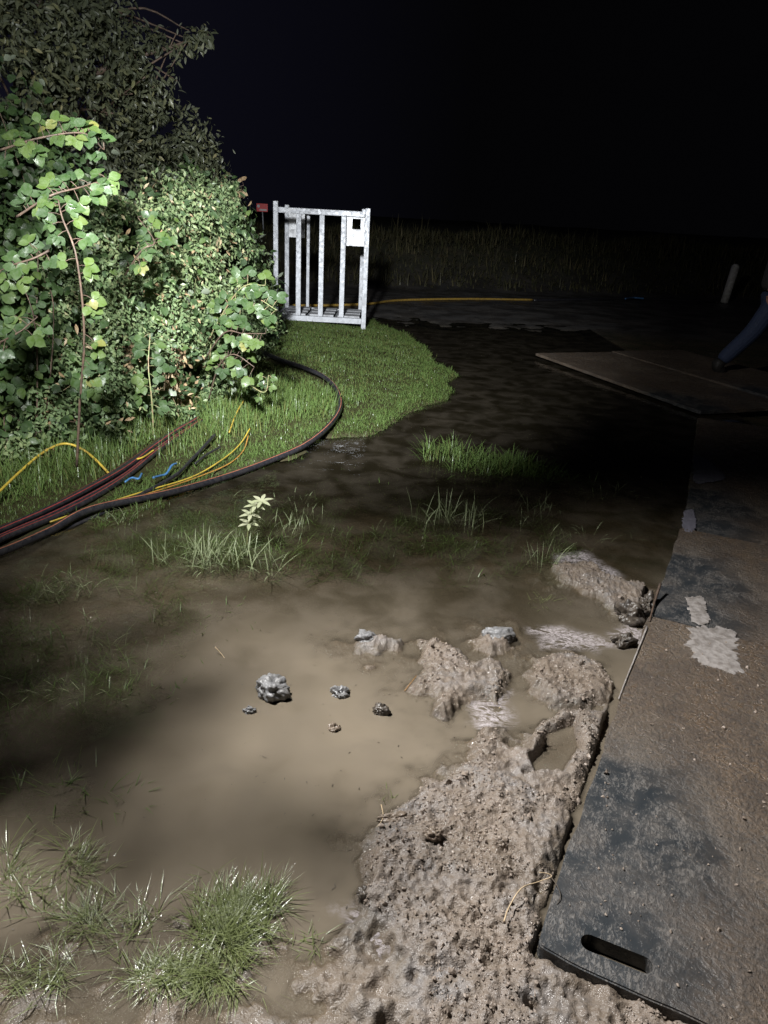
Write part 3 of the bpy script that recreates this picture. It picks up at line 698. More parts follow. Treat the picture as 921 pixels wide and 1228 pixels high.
_mid = [(215, 640, 60, 'green sprigs just right of the pipe bundle end'), (330, 600, 40, 'faint sprigs between the leafy weed and the long pipe'), (420, 640, 36, 'lone sprigs right of the loose pale blades'), (90, 700, 60, 'dim patch of blades in the upper left dark water'), (40, 760, 60, 'dim blades at the far left edge of dark water'),
        (60, 830, 60, 'flat dim blades at the left below the spiky tuft'), (240, 730, 22, 'few blades left of the lone pale stick'), (600, 620, 36, 'thin upright stalks below the grassy island'), (440, 580, 22, 'tiny sprigs off the tip of the verge'), (700, 640, 30, 'dim sprigs near the wet rubble and mats'), (560, 690, 30, 'sprigs above the smooth grey mound')]
for i_, (a_, b_, c_, l_) in enumerate(_mid): tuft(a_, b_, c_, .16, (.05, .12), M_palegrass if i_ % 2 else M_grass, l_, .85, (1.5, .7), (.003, .0055), seed=400+i_)
# a leafy water weed standing above the pale reeds
c = G(296, 655, 0); root = empty('water_weed', (c.x, c.y, 0)); tag(root, 'pale leafy weed sprig rising above the reedy tuft', 'weed')
link('stem', join_tubes('stem', [(smooth_path([(0, 0, -.02), (.005, .01, .08), (.02, .02, .17), (.06, .02, .24)], 12), .004, .002, 6)]), M_stem, root)
L = Leaves()
for h, cx in ((.12, .012), (.17, .02), (.22, .045), (.245, .075)):
    k = 6; a = np.arange(k)*1.05+h*40; d = np.stack([np.cos(a), np.sin(a), np.full(k, .1)], -1)
    L.add(np.tile([cx, .02, h], (k, 1)), norm(np.stack([-.3*np.cos(a), -.3*np.sin(a)-.3, np.ones(k)], -1)), d, np.full(k, .062), 'narrow', np.linspace(.75, 1, k))
L.build('leaves', M_palegrass, root)

# far bank growth
n = 26000; bx = RNG.uniform(-9, 14, n); by = 16.5+RNG.random(n)**1.3*9+.33*np.clip(bx+3, -10, 30); g, *_r = ground(bx, by); k = _r[3] > .02+.08*RNG.random(n); bx, by, g = bx[k], by[k], g[k]; n = len(bx)
cl = fbm(bx, by, 1.1, 3, 15)
me = blade_mesh('bank_grass', np.stack([bx, by, g-.02], -1), RNG.uniform(.10, .36, n)*(1+.9*cl)*(1+.7*sstep(.25, .6, fbm(bx, by, .7, 2, 19))), RNG.uniform(.012, .04, n), RNG.uniform(0, 1.3, n), RNG.uniform(0, 6.28, n), RNG.uniform(.1, 1.2, n), np.clip(RNG.random(n)*.7+.35*cl+.1, 0, 1), 3)
tag(link('undergrowth', me, M_bankgrass), 'rough dim grass and bracken covering the far bank', 'undergrowth', None, 'stuff')

# ================================================================ pipes, cables and ropes
# grass drowned under the clear water
rg_ = np.random.default_rng(77); n = 9000
sp_poly = GP([(-60, 690), (150, 640), (330, 575), (470, 560), (640, 590), (700, 660), (560, 690), (420, 700), (330, 760), (180, 860), (60, 1000), (-120, 1000)], 0)
ux, uy, _q = rand_in(sp_poly, n, 78, lambda x, y, r: fbm(x, y, 3.5, 3, 55) > -.1+.5*r.random(len(x)))
ug = gza(ux, uy); kk = ug < -.01; ux, uy, ug = ux[kk], uy[kk], ug[kk]; n = len(ux)
me = blade_mesh('drowned_grass', np.stack([ux, uy, ug], -1), rg_.uniform(.04, .10, n), rg_.uniform(.003, .006, n), rg_.uniform(.7, 1.4, n), rg_.uniform(0, 6.28, n), rg_.uniform(0, .6, n), np.clip(rg_.beta(2, 2, n), 0, 1), 3)
tag(link('drowned_grass', me, M_grass), 'dim grass drowned under the clearer water', 'grass', None, 'stuff')

def on_ground(pts, r, dz=0, z0=.03):
    out = []
    for p in pts:
        g = G(p[0], p[1], z0)
        for _ in range(4): g = G(p[0], p[1], max(-.02, gz(g.x, g.y))+r+dz)
        h = p[2] if len(p) > 2 else None
        out.append(Vector((g.x, g.y, (h if h is not None else max(gz(g.x, g.y), -.02)+r+dz))))
    return out
def offset(path, d, dz=0):
    out = []
    for i, p in enumerate(path):
        t = (path[min(i+1, len(path)-1)]-path[max(i-1, 0)]).normalized(); out.append(p+Vector((-t.y, t.x, 0))*d+Vector((0, 0, dz)))
    return out
PIPES = []
def pipe(path, r, mats, label, cat, group, name, stripe=(2, 3), n=70):
    if r > .015 and path[0].y < 9: PIPES.extend([(p_.x, p_.y-.01) for p_ in smooth_path(path, 90)])
    if len(mats) > 1: stripe = [int(stripe[0]*26/14)]
    me = tube_mesh(name, smooth_path(path, n), r, 26 if len(mats) > 1 else 12, stripe if len(mats) > 1 else None)
    return tag(link(name, me, mats), label, cat, group)
BUN = on_ground([(-120, 690), (-40, 658), (0, 641), (60, 616), (110, 590), (150, 566), (180, 543), (206, 525), (218, 517), (229, 510), (238, 505)], .018)
grp = 'black striped pipes in the bundle by the hedge'
lab = ['black pipe nearest the hedge in the bundle, one red stripe', 'second black pipe from the hedge in the bundle',
       'middle black pipe of the bundle lying highest', 'fourth black pipe from the hedge in the bundle', 'outermost black pipe of the bundle on the water side']
for i, (d, dz) in enumerate(((.058, .002), (.028, .0), (.003, .026), (-.028, .0), (-.058, .001))):
    f = [1.0, 1.0, .95, .95, .9, .8, .7, .62, .55, .5, .5]
    path = [q for q in offset(BUN, 1.0, 0)]
    path = [b+(q-b)*d*f[k]+Vector((0, 0, dz+.004*math.sin(k*1.7+i))) for k, (b, q) in enumerate(zip(BUN, path))]
    pipe(path, .0165, [M_black, M_red], lab[i], 'pipe', grp, 'pipe', ((4,), (3,), (2,), (3,), (3,))[i])
pipe(on_ground([(-130, 706), (-40, 672), (0, 662), (60, 636), (110, 618), (200, 592), (270, 572), (330, 550), (368, 532), (396, 509), (408, 488), (404, 468), (388, 452), (362, 440), (338, 432), (318, 424), (300, 418)], .022, .030),
     .021, [M_black, M_orange], 'black pipe with orange stripe curving from the water round to the hedge', 'pipe', None, 'pipe', (3,), 120)
pipe(on_ground([(60, 640), (130, 612), (205, 580, .06), (228, 560, .07), (258, 529, .10)], .009), .011, [M_black], 'stiff black cable end lying straight across the verge', 'cable', None, 'cable')
pipe(on_ground([(234, 556), (247, 546), (264, 536)], .006, .03), .007, [M_black], 'short black cable offcut on the verge grass', 'cable', None, 'cable')
pipe(on_ground([(-60, 668, .1), (0, 612, .13), (30, 580, .15), (55, 560, .18), (80, 550, .19), (105, 556, .15), (130, 570, .06), (140, 578, .02)], .007), .0075, [M_yellow], 'yellow cable arching over the grass at the left edge', 'cable', 'thin coloured cables', 'cable')
pipe(on_ground([(60, 628), (110, 609), (170, 590), (230, 572), (268, 550), (288, 533), (300, 519, .10)], .006, .02), .0045, [M_yellow], 'thin yellow cable beside the orange one at the verge edge', 'cable', 'thin coloured cables', 'cable')
pipe(on_ground([(80, 622), (130, 606), (190, 588), (240, 571), (275, 556), (292, 540), (298, 527, .09)], .006, .012), .004, [M_orangec], 'thin orange cable beside the yellow one at the verge edge', 'cable', 'thin coloured cables', 'cable')
pipe(on_ground([(160, 552), (172, 548), (184, 540)], .006, .04), .0055, [M_yellow], 'short yellow cable piece beside the bundle', 'cable', 'thin coloured cables', 'cable')
pipe(on_ground([(275, 520, .10), (283, 502, .14), (292, 486, .16)], .006, .04), .0055, [M_yellow], 'yellow cable end sticking up from the verge grass', 'cable', 'thin coloured cables', 'cable')
c0 = on_ground([(184, 575), (192, 570), (200, 566), (206, 561), (211, 556)], .006, .05)
pipe([p+Vector((0, .01*math.sin(i*2.2), .012*math.cos(i*2))) for i, p in enumerate(c0)], .007, [M_blue], 'bright blue rope scrap on the verge grass', 'rope', 'blue rope scraps', 'rope')
pipe(on_ground([(150, 578), (158, 573), (166, 574), (170, 568)], .006, .045), .006, [M_blue], 'pale blue rope scrap left of the brighter one', 'rope', 'blue rope scraps', 'rope')
pipe(on_ground([(300, 362), (345, 366), (400, 366), (445, 364), (480, 360), (560, 358.5), (640, 359.5)], .03), .024, [M_hose], 'yellow hose lying along the far side of the road behind the gate', 'hose', None, 'hose')
pipe(on_ground([(640, 360), (700, 359), (760, 358), (830, 361), (856, 362)], .03), .03, [M_black], 'black hose running on from the yellow hose to the white post', 'hose', None, 'hose')
pipe(on_ground([(750, 358), (760, 357), (772, 358)], .03, .05), .02, [M_blue], 'small blue strap on the far black hose', 'strap', None, 'strap')

lawn(150000, 4, (.018, .048), (.0018, .0032), lambda x, y, r: (sdf(VERGE, x, y) < 2.6) & (r.random(len(x)) < np.clip(1.3-np.abs(y-6.5)*.1, .3, 1)), 'short green verge grass round the gate and the pipes')
lawn(24000, 6, (.07, .20), (.0028, .005), lambda x, y, r: (sdf(VERGE, x, y) > .42+.15*r.random(len(x))) & (y < 6.6), 'long pale grass along the foot of the hedge', (.1, .8))
lawn(26000, 9, (.04, .10), (.0022, .004), lambda x, y, r: (sdf(VERGE, x, y) < .30) & (fbm(x, y, 6, 3, 12) > -.25), 'ragged grass fringe where the verge meets the water', (.5, 1.4))
# straw, stalks and wires on the mud
def stalk(pts, r, m, label, cat='straw', name='straw', group='dry stalks on the mud'):
    me = tube_mesh(name, smooth_path(pts, 24), r, 6, None, r*.5); return tag(link(name, me, m), label, cat, group)
def gp2(l, dz=.012): return [Vector((G(a, b, .04).x, G(a, b, .04).y, gz(G(a, b, .04).x, G(a, b, .04).y)+dz)) for a, b in l]
stalk([p+Vector((0, 0, .012)) for p in gp2([(604, 1108), (610, 1090), (624, 1072), (644, 1056), (661, 1052), (656, 1049), (646, 1048)])], .0021, M_straw, 'long bent pale stalk lying on mud beside the near mat')
stalk([G(661, 1052, .055), G(668, 1062, .058), G(672, 1074, .052), G(668, 1084, .047), G(660, 1088, .03)], .0016, M_fleck, 'dark wire looping over the near mat edge', 'wire', 'wire', None)
stalk(gp2([(458, 952), (460, 966), (458, 982), (452, 990)]), .0018, M_straw, 'yellowish forked root at the left rim of the mud')
stalk(gp2([(486, 818), (495, 812), (500, 806)]), .0018, M_orangec, 'orange leaf stalk on the upper mud island')
stalk([G(258, 776, .03), G(266, 785, .006), G(274, 796, -.01)], .0022, M_straw, 'single pale stick poking out of the brown water', grp if False else 'straw')
stalk([G(792, 700, .10), G(785, 722, .06), G(779, 745, .05)], .007, M_twig, 'upright stick at the corner of the mats', 'stick', 'stick', None)
stalk(gp2([(600, 838), (608, 830), (616, 822)]), .0018, M_straw, 'tiny straw between the upper mud islands')
stalk([G(776, 752, .05), G(765, 780, .05), G(752, 812, .05), G(742, 838, .049)], .0045, M_pale, 'pale strip of grit along the left edge of the near mat', 'grit line', 'grit_line', None)

# ================================================================ galvanised rack
def box(bm, x0, x1, y0, y1, z0, z1):
    vs = [bm.verts.new((x, y, z)) for x in (x0, x1) for y in (y0, y1) for z in (z0, z1)]
    for f in ((0, 1, 3, 2), (4, 6, 7, 5), (0, 4, 5, 1), (2, 3, 7, 6), (0, 2, 6, 4), (1, 5, 7, 3)): bm.faces.new([vs[i] for i in f])
def boxobj(name, boxes, m, parent, bev=.004):
    bm = bmesh.new()
    for b in boxes: box(bm, *b)
    bmesh.ops.recalc_face_normals(bm, faces=bm.faces)
    bmesh.ops.bevel(bm, geom=bm.edges[:], offset=bev, segments=1, affect='EDGES')
    me = bpy.data.meshes.new(name); bm.to_mesh(me); bm.free(); return link(name, me, m, parent)
ga = Vector((-1.80, 11.05, .03)); gb = Vector((-.43, 11.075, .03)); dx = gb-ga
rk = empty('steel_rack', (ga.x, ga.y, .02), math.atan2(dx.y, dx.x)); tag(rk, 'galvanised steel post rack standing on the verge grass', 'rack')
rk.rotation_euler = (0, 0, math.atan2(dx.y, dx.x))
W = math.hypot(dx.x, dx.y); H = 1.70; D = 1.15; s = .068
print('rack width', W)
for x, y, h in ((0, 0, H+.03), (W-s, 0, H), (.015, D, H), (W-s-.085, D, H)):
    boxobj('post', [(x, x+s, y, y+s, 0, h)], M_galv, rk)
boxobj('top_rail', [(s+.001, W-s-.001, .004, s-.004, H-.12, H-.045)], M_galv, rk)
boxobj('bottom_rail', [(s+.001, W-s-.001, .004, s-.004, .10, .18)], M_galv, rk)
boxobj('side_rail', [(.008, .048, s+.001, D-.001, .10, .16)], M_galv, rk); boxobj('side_rail', [(W-.065, W-.025, s+.001, D-.001, .10, .16)], M_galv, rk)
boxobj('rear_rail', [(.015+s+.001, W-s-.087, D+.006, D+s-.006, .10, .17)], M_galv, rk)
for cx in (.325, .655, .965):
    boxobj('upright', [(cx, cx+.072, .008, s-.008, 181e-3, H-.121)], M_galv, rk)
boxobj('rear_upright', [(.36, .41, D+.008, D+s-.008, .171, H-.14)], M_galv, rk)
for i, (x0, x1) in enumerate(((.10, .46), (.52, .88), (.94, W-.1))):
    for j in range(3):
        y0 = .12+j*.33; boxobj('deck_board', [(x0, x1, y0, y0+.27, .165, .195)], M_deck, rk)
for x0 in (.47, .89): boxobj('deck_bearer', [(x0, x0+.04, s+.001, D-.001, .12, .160)], M_galv, rk)
for x0 in (.55, .76): boxobj('rear_foot', [(x0, x0+.05, D-.3, D-.25, -.02, .118)], M_galv, rk)
# plates
boxobj('plate', [(.083, .33, D-.006, D+.002, H-.47, H-.10)], M_plate, rk, .001)
bm = bmesh.new(); px0, px1, pz0, pz1 = W-.325, W-.071, H-.51, H-.10; hx0, hx1, hz0, hz1 = px0+.075, px0+.195, pz1-.185, pz1-.045
for b in ((px0, hx0, .055, .063, pz0, pz1), (hx1, px1, .055, .063, pz0, pz1), (hx0, hx1, .055, .063, pz0, hz0), (hx0, hx1, .055, .063, hz1, pz1)): box(bm, *b)
bmesh.ops.remove_doubles(bm, verts=bm.verts, dist=1e-5); bmesh.ops.recalc_face_normals(bm, faces=bm.faces)
me = bpy.data.meshes.new('plate'); bm.to_mesh(me); bm.free(); pl = link('plate', me, M_plate, rk); pl['label'] = 'bright zinc plate with a square hole'

# ================================================================ red sign and white post
sg = P(314.5, 249, 21.0); base = gz(sg.x, sg.y)
sr = empty('small_sign', (sg.x, sg.y, base), .05); tag(sr, 'small red sign on a thin stake beyond the hedge', 'sign')
hgt = sg.z-base; print('sign', sg, base)
link('stake', tube_mesh('stake', [(.03, 0, -.05), (0, 0, hgt)], .018, 8), M_galv, sr)
boxobj('panel', [(-.15, .15, -.03, -.018, hgt-.10, hgt+.10)], M_sign, sr, .003)
bm = bmesh.new(); bmesh.ops.create_circle(bm, cap_ends=True, radius=.038, segments=20, matrix=Matrix.Translation((-.095, -.034, hgt+.035)) @ Matrix.Rotation(math.pi/2, 4, 'X'))
me = bpy.data.meshes.new('emblem'); bm.to_mesh(me); bm.free(); link('emblem', me, M_white, sr)
boxobj('strip', [(-.07, .12, -.036, -.032, hgt-.075, hgt-.035)], M_white, sr, .0005)

pb = G(868, 363, .0); pz = gz(pb.x, pb.y); Yp = pb.y
mk = empty('marker_post', (pb.x, pb.y, pz)); tag(mk, 'leaning white marker post by the far side of the road', 'post')
link('shaft', tube_mesh('shaft', [(0, 0, -.1), (.10, 0, .9)], .10, 16), M_postw, mk)
link('cap', tube_mesh('cap', [(.10, 0, .9), (.105, 0, .93), (.108, 0, .955)], .101, 16, None, .05), M_postw, mk)

# ================================================================ walking man at the right edge
pf = G(846, 446, .03)
man = empty('person', (0, 0, 0)); tag(man, 'person in blue jeans and dark jacket striding out at the right edge', 'person')
def skin_obj(name, verts, edges, radii, m, parent, root=0, lv=2):
    me = bpy.data.meshes.new(name); me.from_pydata([Vector(v) for v in verts], edges, []); me.update()
    o = link(name, me, m, parent); md_ = o.modifiers.new('skin', 'SKIN')
    for i, r in enumerate(radii):
        rr = r if isinstance(r, tuple) else (r, r); me.skin_vertices[0].data[i].radius = rr
    for i in range(len(radii)): me.skin_vertices[0].data[i].use_root = (i == root)
    for k_ in range(len(radii)): me.skin_vertices[0].data[k_].radius = [v_*1.28 for v_ in me.skin_vertices[0].data[k_].radius]
    sb = o.modifiers.new('sub', 'SUBSURF'); sb.levels = lv; sb.render_levels = lv
    for mm in o.modifiers: pass
    return o
# local frame: x to the right (walking direction), y away from camera; the trailing foot touches at pf
bx0, by0, gz0 = pf.x, pf.y, .03
def q(x, y, z): return (bx0+x, by0+y, gz0+z)
hip = (.62, 0, .92)
skin_obj('jeans', [q(.62, 0, .94), q(.62, 0, 1.02), q(.60, -.09, .88), q(.42, -.10, .52), q(.10, -.10, .14), q(.64, .09, .88), q(.88, .10, .52), q(.95, .10, .12)],
         [(0, 1), (0, 2), (2, 3), (3, 4), (0, 5), (5, 6), (6, 7)], [(.12, .15), (.13, .16), .105, .085, .072, .105, .085, .072], M_jean, man)
body = skin_obj('body', [q(.64, 0, 1.10), q(.66, 0, 1.42), q(.68, 0, 1.50), q(.70, 0, 1.58), q(.70, 0, 1.68), q(.70, 0, 1.75),
                         q(.66, -.19, 1.40), q(.50, -.25, 1.20), q(.44, -.26, 1.05), q(.43, -.26, 1.00), q(.66, .19, 1.40), q(.82, .23, 1.16), q(.94, .20, 1.02), q(.99, .19, .98)],
                [(0, 1), (1, 2), (2, 3), (3, 4), (4, 5), (1, 6), (6, 7), (7, 8), (8, 9), (1, 10), (10, 11), (11, 12), (12, 13)],
                [.09, .08, .055, .07, .085, .06, .045, .035, .028, .03, .045, .035, .028, .03], M_skin, man)
skin_obj('jacket', [q(.62, 0, .96), q(.64, 0, 1.15), q(.66, 0, 1.38), q(.67, 0, 1.47), q(.66, -.19, 1.40), q(.50, -.25, 1.20), q(.445, -.26, 1.09), q(.66, .19, 1.40), q(.81, .235, 1.17), q(.92, .205, 1.04)],
         [(0, 1), (1, 2), (2, 3), (2, 4), (4, 5), (5, 6), (2, 7), (7, 8), (8, 9)], [(.14, .17), (.13, .16), (.13, .18), (.07, .08), .07, .056, .046, .07, .056, .046], M_jacket, man)
for nm, x, y, z, sd in (('hand', .43, -.26, 1.00, -1), ('hand', .99, .19, .98, 1)):
    v = [q(x, y, z), q(x, y, z-.05)]; e = [(0, 1)]; r = [(.022, .03), (.018, .032)]
    for f, (oy, ln) in enumerate(((-.026, .07), (-.009, .08), (.009, .075), (.026, .06))):
        k = len(v); v += [q(x, y+oy, z-.06), q(x+.005, y+oy, z-.06-ln*.5), q(x+.022, y+oy, z-.06-ln*.95)]; e += [(1, k), (k, k+1), (k+1, k+2)]; r += [.0095, .009, .008]
    k = len(v); v += [q(x+.025, y+.03*sd, z-.025), q(x+.045, y+.035*sd, z-.06)]; e += [(0, k), (k, k+1)]; r += [.011, .009]
    skin_obj(nm, v, e, r, M_skin, man, 0, 1)
skin_obj('boot', [q(.13, -.10, .19), q(.07, -.10, .10), q(.13, -.10, .04), q(.19, -.10, .03)], [(0, 1), (1, 2), (2, 3)], [.075, .07, .058, .045], M_boot, man)
skin_obj('boot', [q(.95, .10, .14), q(.95, .10, .05), q(1.06, .10, .045), q(1.14, .10, .04)], [(0, 1), (1, 2), (2, 3)], [.06, .05, .045, .035], M_boot, man)
skin_obj('hair', [q(.675, 0, 1.66), q(.68, 0, 1.76)], [(0, 1)], [.095, .085], M_hair, man)

# ================================================================ hedge
def hedge_Y(px, py, off=.06):
    yb = np.interp(px, [-60, 0, 100, 200, 260, 300, 330], [3.8, 3.95, 4.35, 5.15, 6.0, 7.8, 8.7]); pb_ = np.interp(px, [0, 100, 200, 260, 300, 330], [600, 568, 525, 495, 440, 425])
    return float(yb+off+.0034*(pb_-py))
def lobes_to_leaves(L, lobes, kind, size, per, seed, shell=.5, rndf=None, updir=.35, fold=.25, deep=False):
    rg = np.random.default_rng(seed); cen = []
    for (px, py, Y, rp, dens) in lobes:
        if deep: Y = hedge_Y(px, py)
        c = P(px, py, Y); r = rp/FPX*Y*1.05; n = int(per*dens*(r/.4)**2)
        d = norm(rg.normal(size=(n, 3))); flip = d[:, 1] > .35; d[flip, 1] *= -1       # leafy face towards the open side
        rad = r*(1-shell*rg.random(n)**1.6)*np.where(rg.random(n) < .07, rg.uniform(1.05, 1.35, n), 1)*(1+.22*fbm(d[:, 0]*2+px, d[:, 2]*2+d[:, 1], 1.6, 3, seed)*1.5)
        p = np.array(c)[None]+d*rad[:, None]*np.array([1, .75, 1])[None]
        keep = (fbm(p[:, 0]*1.0+p[:, 1]*.6, p[:, 2], 5.0, 3, seed+3) > -.32) & (p[:, 2] > .04); p = p[keep]; d = d[keep]; n = len(p)
        nr = norm(d*np.array([1, 1, .5])+rg.normal(size=(n, 3))*.55+np.array([0, -.1, updir]))
        dr = norm(rg.normal(size=(n, 3))*.8+np.array([.2, -.1, -.55]))
        sz = size*rg.uniform(.55, 1.25, n)
        hue = np.clip(rg.beta(2, 2.4, n)+.22*fbm(p[:, 0], p[:, 2]+p[:, 1], 2.2, 2, seed+8), 0, 1)
        L.add(p, nr, dr, sz, kind, hue if rndf is None else rndf(n, rg), fold=fold); cen.append((c, r))
    return cen
def stems_for(cen, base, n, seed, r0=.012):
    rd = random.Random(seed); sp = []
    for i in range(n):
        c, r = rd.choice(cen); b = Vector(base(rd)); e = c+Vector((rd.uniform(-1, 1), rd.uniform(-.8, .4), rd.uniform(-.6, 1)))*r*.95
        m = b.lerp(e, .5)+Vector((rd.uniform(-.15, .15), rd.uniform(-.15, .15), rd.uniform(.05, .3)))
        sp.append((smooth_path([b, m, e], 10), r0, r0*.35, 5))
    return sp
def hedge_base(ylo, yhi, back=.35):
    def f(rd):
        y = rd.uniform(ylo, yhi); x = np.interp(y, [2.5, 4, 4.6, 5.3, 6.2, 7.5, 9, 10], [-3.3, -2.45, -2.1, -1.85, -1.75, -1.8, -1.7, -2.1])-rd.random()*back
        return (x, y, gz(x, y)-.03)
    return f
# tree behind
tr_l = [(40, 20, 6.6, 80, 1), (-40, -30, 6.4, 90, .8), (70, -60, 6.8, 80, .8), (120, 40, 6.8, 45, 1), (150, 75, 6.8, 38, 1.2), (90, 95, 6.5, 70, 1), (170, 110, 7, 40, 1.1), (20, 110, 6.2, 80, 1), (165, 150, 7, 50, 1),
        (215, 175, 7.6, 42, 1.2), (243, 196, 7.9, 30, 1.2), (200, 215, 7.6, 52, 1), (140, 195, 7, 50, .9), (180, 62, 6.9, 22, 1.1), (205, 55, 7, 17, 1.2), (228, 48, 7, 15, 1.2), (246, 42, 7.05, 11, 1.3), (110, 0, 6.8, 36, .9)]
tree = empty('hedge_tree', (-3.3, 7.0, gz(-3.3, 7.0))); tag(tree, 'dull narrow leaved tree rising at the back of the hedge against black sky', 'tree')
L = Leaves(); cen = lobes_to_leaves(L, tr_l, 'narrow', .066, 1000, 101, .75)
lo = L.build('crown', M_tree); lo.parent = tree; lo.matrix_parent_inverse = Matrix.Translation(tree.location).inverted()
def adopt(o, par): o.parent = par; o.matrix_parent_inverse = Matrix.LocRotScale(par.location, par.rotation_euler, None).inverted(); return o
sp = [(smooth_path([(-3.3, 7.0, 0), (-3.2, 6.9, 1.2), (-3.0, 6.8, 2.3), (-2.9, 6.7, 3.4)], 14), .09, .03, 10), (smooth_path([(-3.2, 6.9, 1.2), (-2.7, 7.1, 2.0), P(240, 190, 7.8)], 14), .05, .012, 8),
      (smooth_path([(-3.0, 6.8, 2.3), P(130, 80, 6.8), P(200, 58, 6.95), P(250, 42, 7.05)], 16), .035, .006, 8)]
adopt(link('trunk', join_tubes('trunk', sp+stems_for(cen, lambda rd: (-3.1+rd.uniform(-.2, .2), 6.9, rd.uniform(1.2, 3)), 40, 5, .014)), M_twig), tree)

# bramble mass on the near left
bush = empty('bramble_bush', (-2.7, 4.3, gz(-2.7, 4.3))); tag(bush, 'dark round leaved bramble filling the left side of the hedge', 'bush')
br_l = [(10, 190, 4.7, 80, 1), (70, 215, 4.9, 60, 1), (15, 280, 4.5, 70, 1), (50, 300, 4.6, 45, .7), (10, 360, 4.3, 65, 1), (40, 400, 4.4, 36, .7), (15, 440, 4.2, 60, 1), (30, 480, 4.2, 34, .7), (-50, 150, 4.6, 80, .8), (15, 520, 4.1, 36, .8)]
L = Leaves(); cen = lobes_to_leaves(L, br_l, 'oval', .070, 560, 202, .65, updir=.5, deep=True)
adopt(L.build('leaves', M_bramble), bush)
adopt(link('canes', join_tubes('canes', stems_for(cen, hedge_base(3.4, 5), 22, 9, .006)), M_twig), bush)
# dense pale weeds
weed = empty('weed_thicket', (-1.9, 6.0, gz(-1.9, 6.0))); tag(weed, 'bright pale green thicket of small leaved weeds in the hedge middle', 'bush')
wd_l = [(170, 310, 5.6, 62, 1), (115, 350, 5.2, 50, 1), (215, 270, 6.6, 52, 1), (255, 255, 7.6, 38, 1), (262, 300, 7.4, 42, 1.1), (292, 330, 7.8, 34, 1.1), (225, 340, 6.2, 60, 1), (265, 385, 6.6, 48, 1), (190, 395, 5.6, 62, 1),
        (130, 420, 5.1, 55, 1), (235, 430, 6.2, 45, 1), (175, 460, 5.4, 45, 1), (90, 455, 4.8, 45, .8), (300, 395, 8.4, 36, 1.1), (215, 485, 5.7, 34, 1.1), (245, 475, 6.1, 28, 1.1), (305, 355, 8.6, 28, 1), (70, 345, 4.9, 44, .9), (80, 400, 4.9, 44, .9), (130, 280, 5, 46, .9), (120, 245, 5, 34, .7), (60, 500, 4.5, 44, .9), (130, 500, 4.8, 44, .9), (20, 545, 4.2, 40, .8), (275, 235, 8.2, 20, 1)]
L = Leaves(); cen = lobes_to_leaves(L, wd_l, 'weed', .042, 2900, 303, .6, updir=.6, deep=True)
adopt(L.build('leaves', M_weed), weed)
adopt(link('stems', join_tubes('stems', stems_for(cen, hedge_base(4.4, 8.8), 70, 13, .004)), M_stem), weed)
# dark shrub between tree and weeds, with willowy leaves
shr = empty('dark_shrub', (-2.4, 8.2, gz(-2.4, 8.2))); tag(shr, 'darker shrub with drooping leaves at the far end of the hedge', 'bush')
sh_l = [(240, 225, 8.2, 34, 1.1), (268, 250, 8.6, 26, 1.1), (205, 240, 7.4, 45, 1), (285, 275, 8.8, 24, 1.1), (296, 305, 9.0, 24, 1.1), (318, 385, 9.2, 24, 1.1), (320, 350, 9.1, 20, 1), (310, 410, 9.0, 22, 1)]
mixl = Leaves(); lobes_to_leaves(mixl, [(a_, b_, c_, d_*1.03, e_) for a_, b_, c_, d_, e_ in wd_l], 'oval', .062, 130, 707, .22, updir=.5, deep=True)
mo = adopt(mixl.build('broad_leaves', M_bramble), weed)
mixd = Leaves(); lobes_to_leaves(mixd, wd_l[::2], 'narrow', .06, 60, 717, .2, deep=True); adopt(mixd.build('dead_leaves', M_dry), weed)
L = Leaves(); cen = lobes_to_leaves(L, sh_l, 'narrow', .10, 620, 404, .7)
adopt(L.build('leaves', M_bramble), shr); adopt(link('stems', join_tubes('stems', stems_for(cen, hedge_base(7.5, 9.2), 26, 17, .008)), M_twig), shr)
# dead brown stalks through the weeds
dead = empty('dead_weed', (-1.75, 5.6, gz(-1.75, 5.6))); tag(dead, 'withered brown weed stalks down the middle of the green thicket', 'weed')
L = Leaves()
for (px, py, Y, rp, dn) in [(203, 335, 5.35, 12, 1), (206, 365, 5.3, 12, 1), (204, 395, 5.2, 14, 1), (212, 425, 5.3, 15, 1), (205, 455, 5.15, 16, 1.2), (218, 480, 5.3, 14, 1), (160, 420, 4.8, 10, 1), (158, 445, 4.8, 12, 1), (60, 480, 3.95, 14, .8), (58, 500, 3.95, 12, .8), (50, 350, 4.2, 14, .7), (240, 505, 5.4, 16, 1), (45, 545, 3.95, 18, .6), (262, 425, 6.0, 8, 1), (250, 300, 6.9, 10, .8)]:
    lobes_to_leaves(L, [(px, py, Y, rp, dn)], 'narrow', .06, 2600, int(px+py), .9, deep=True)
adopt(L.build('leaves', M_dry), dead)
adopt(link('stalks', join_tubes('stalks', [(smooth_path([P(205+i*6-9, 500, 5.35), P(204+i*4-6, 420, 5.5), P(202+i*3+random.uniform(-6, 6), 350, 5.75)], 12), .005, .003, 5) for i in range(4)]), M_straw), dead)

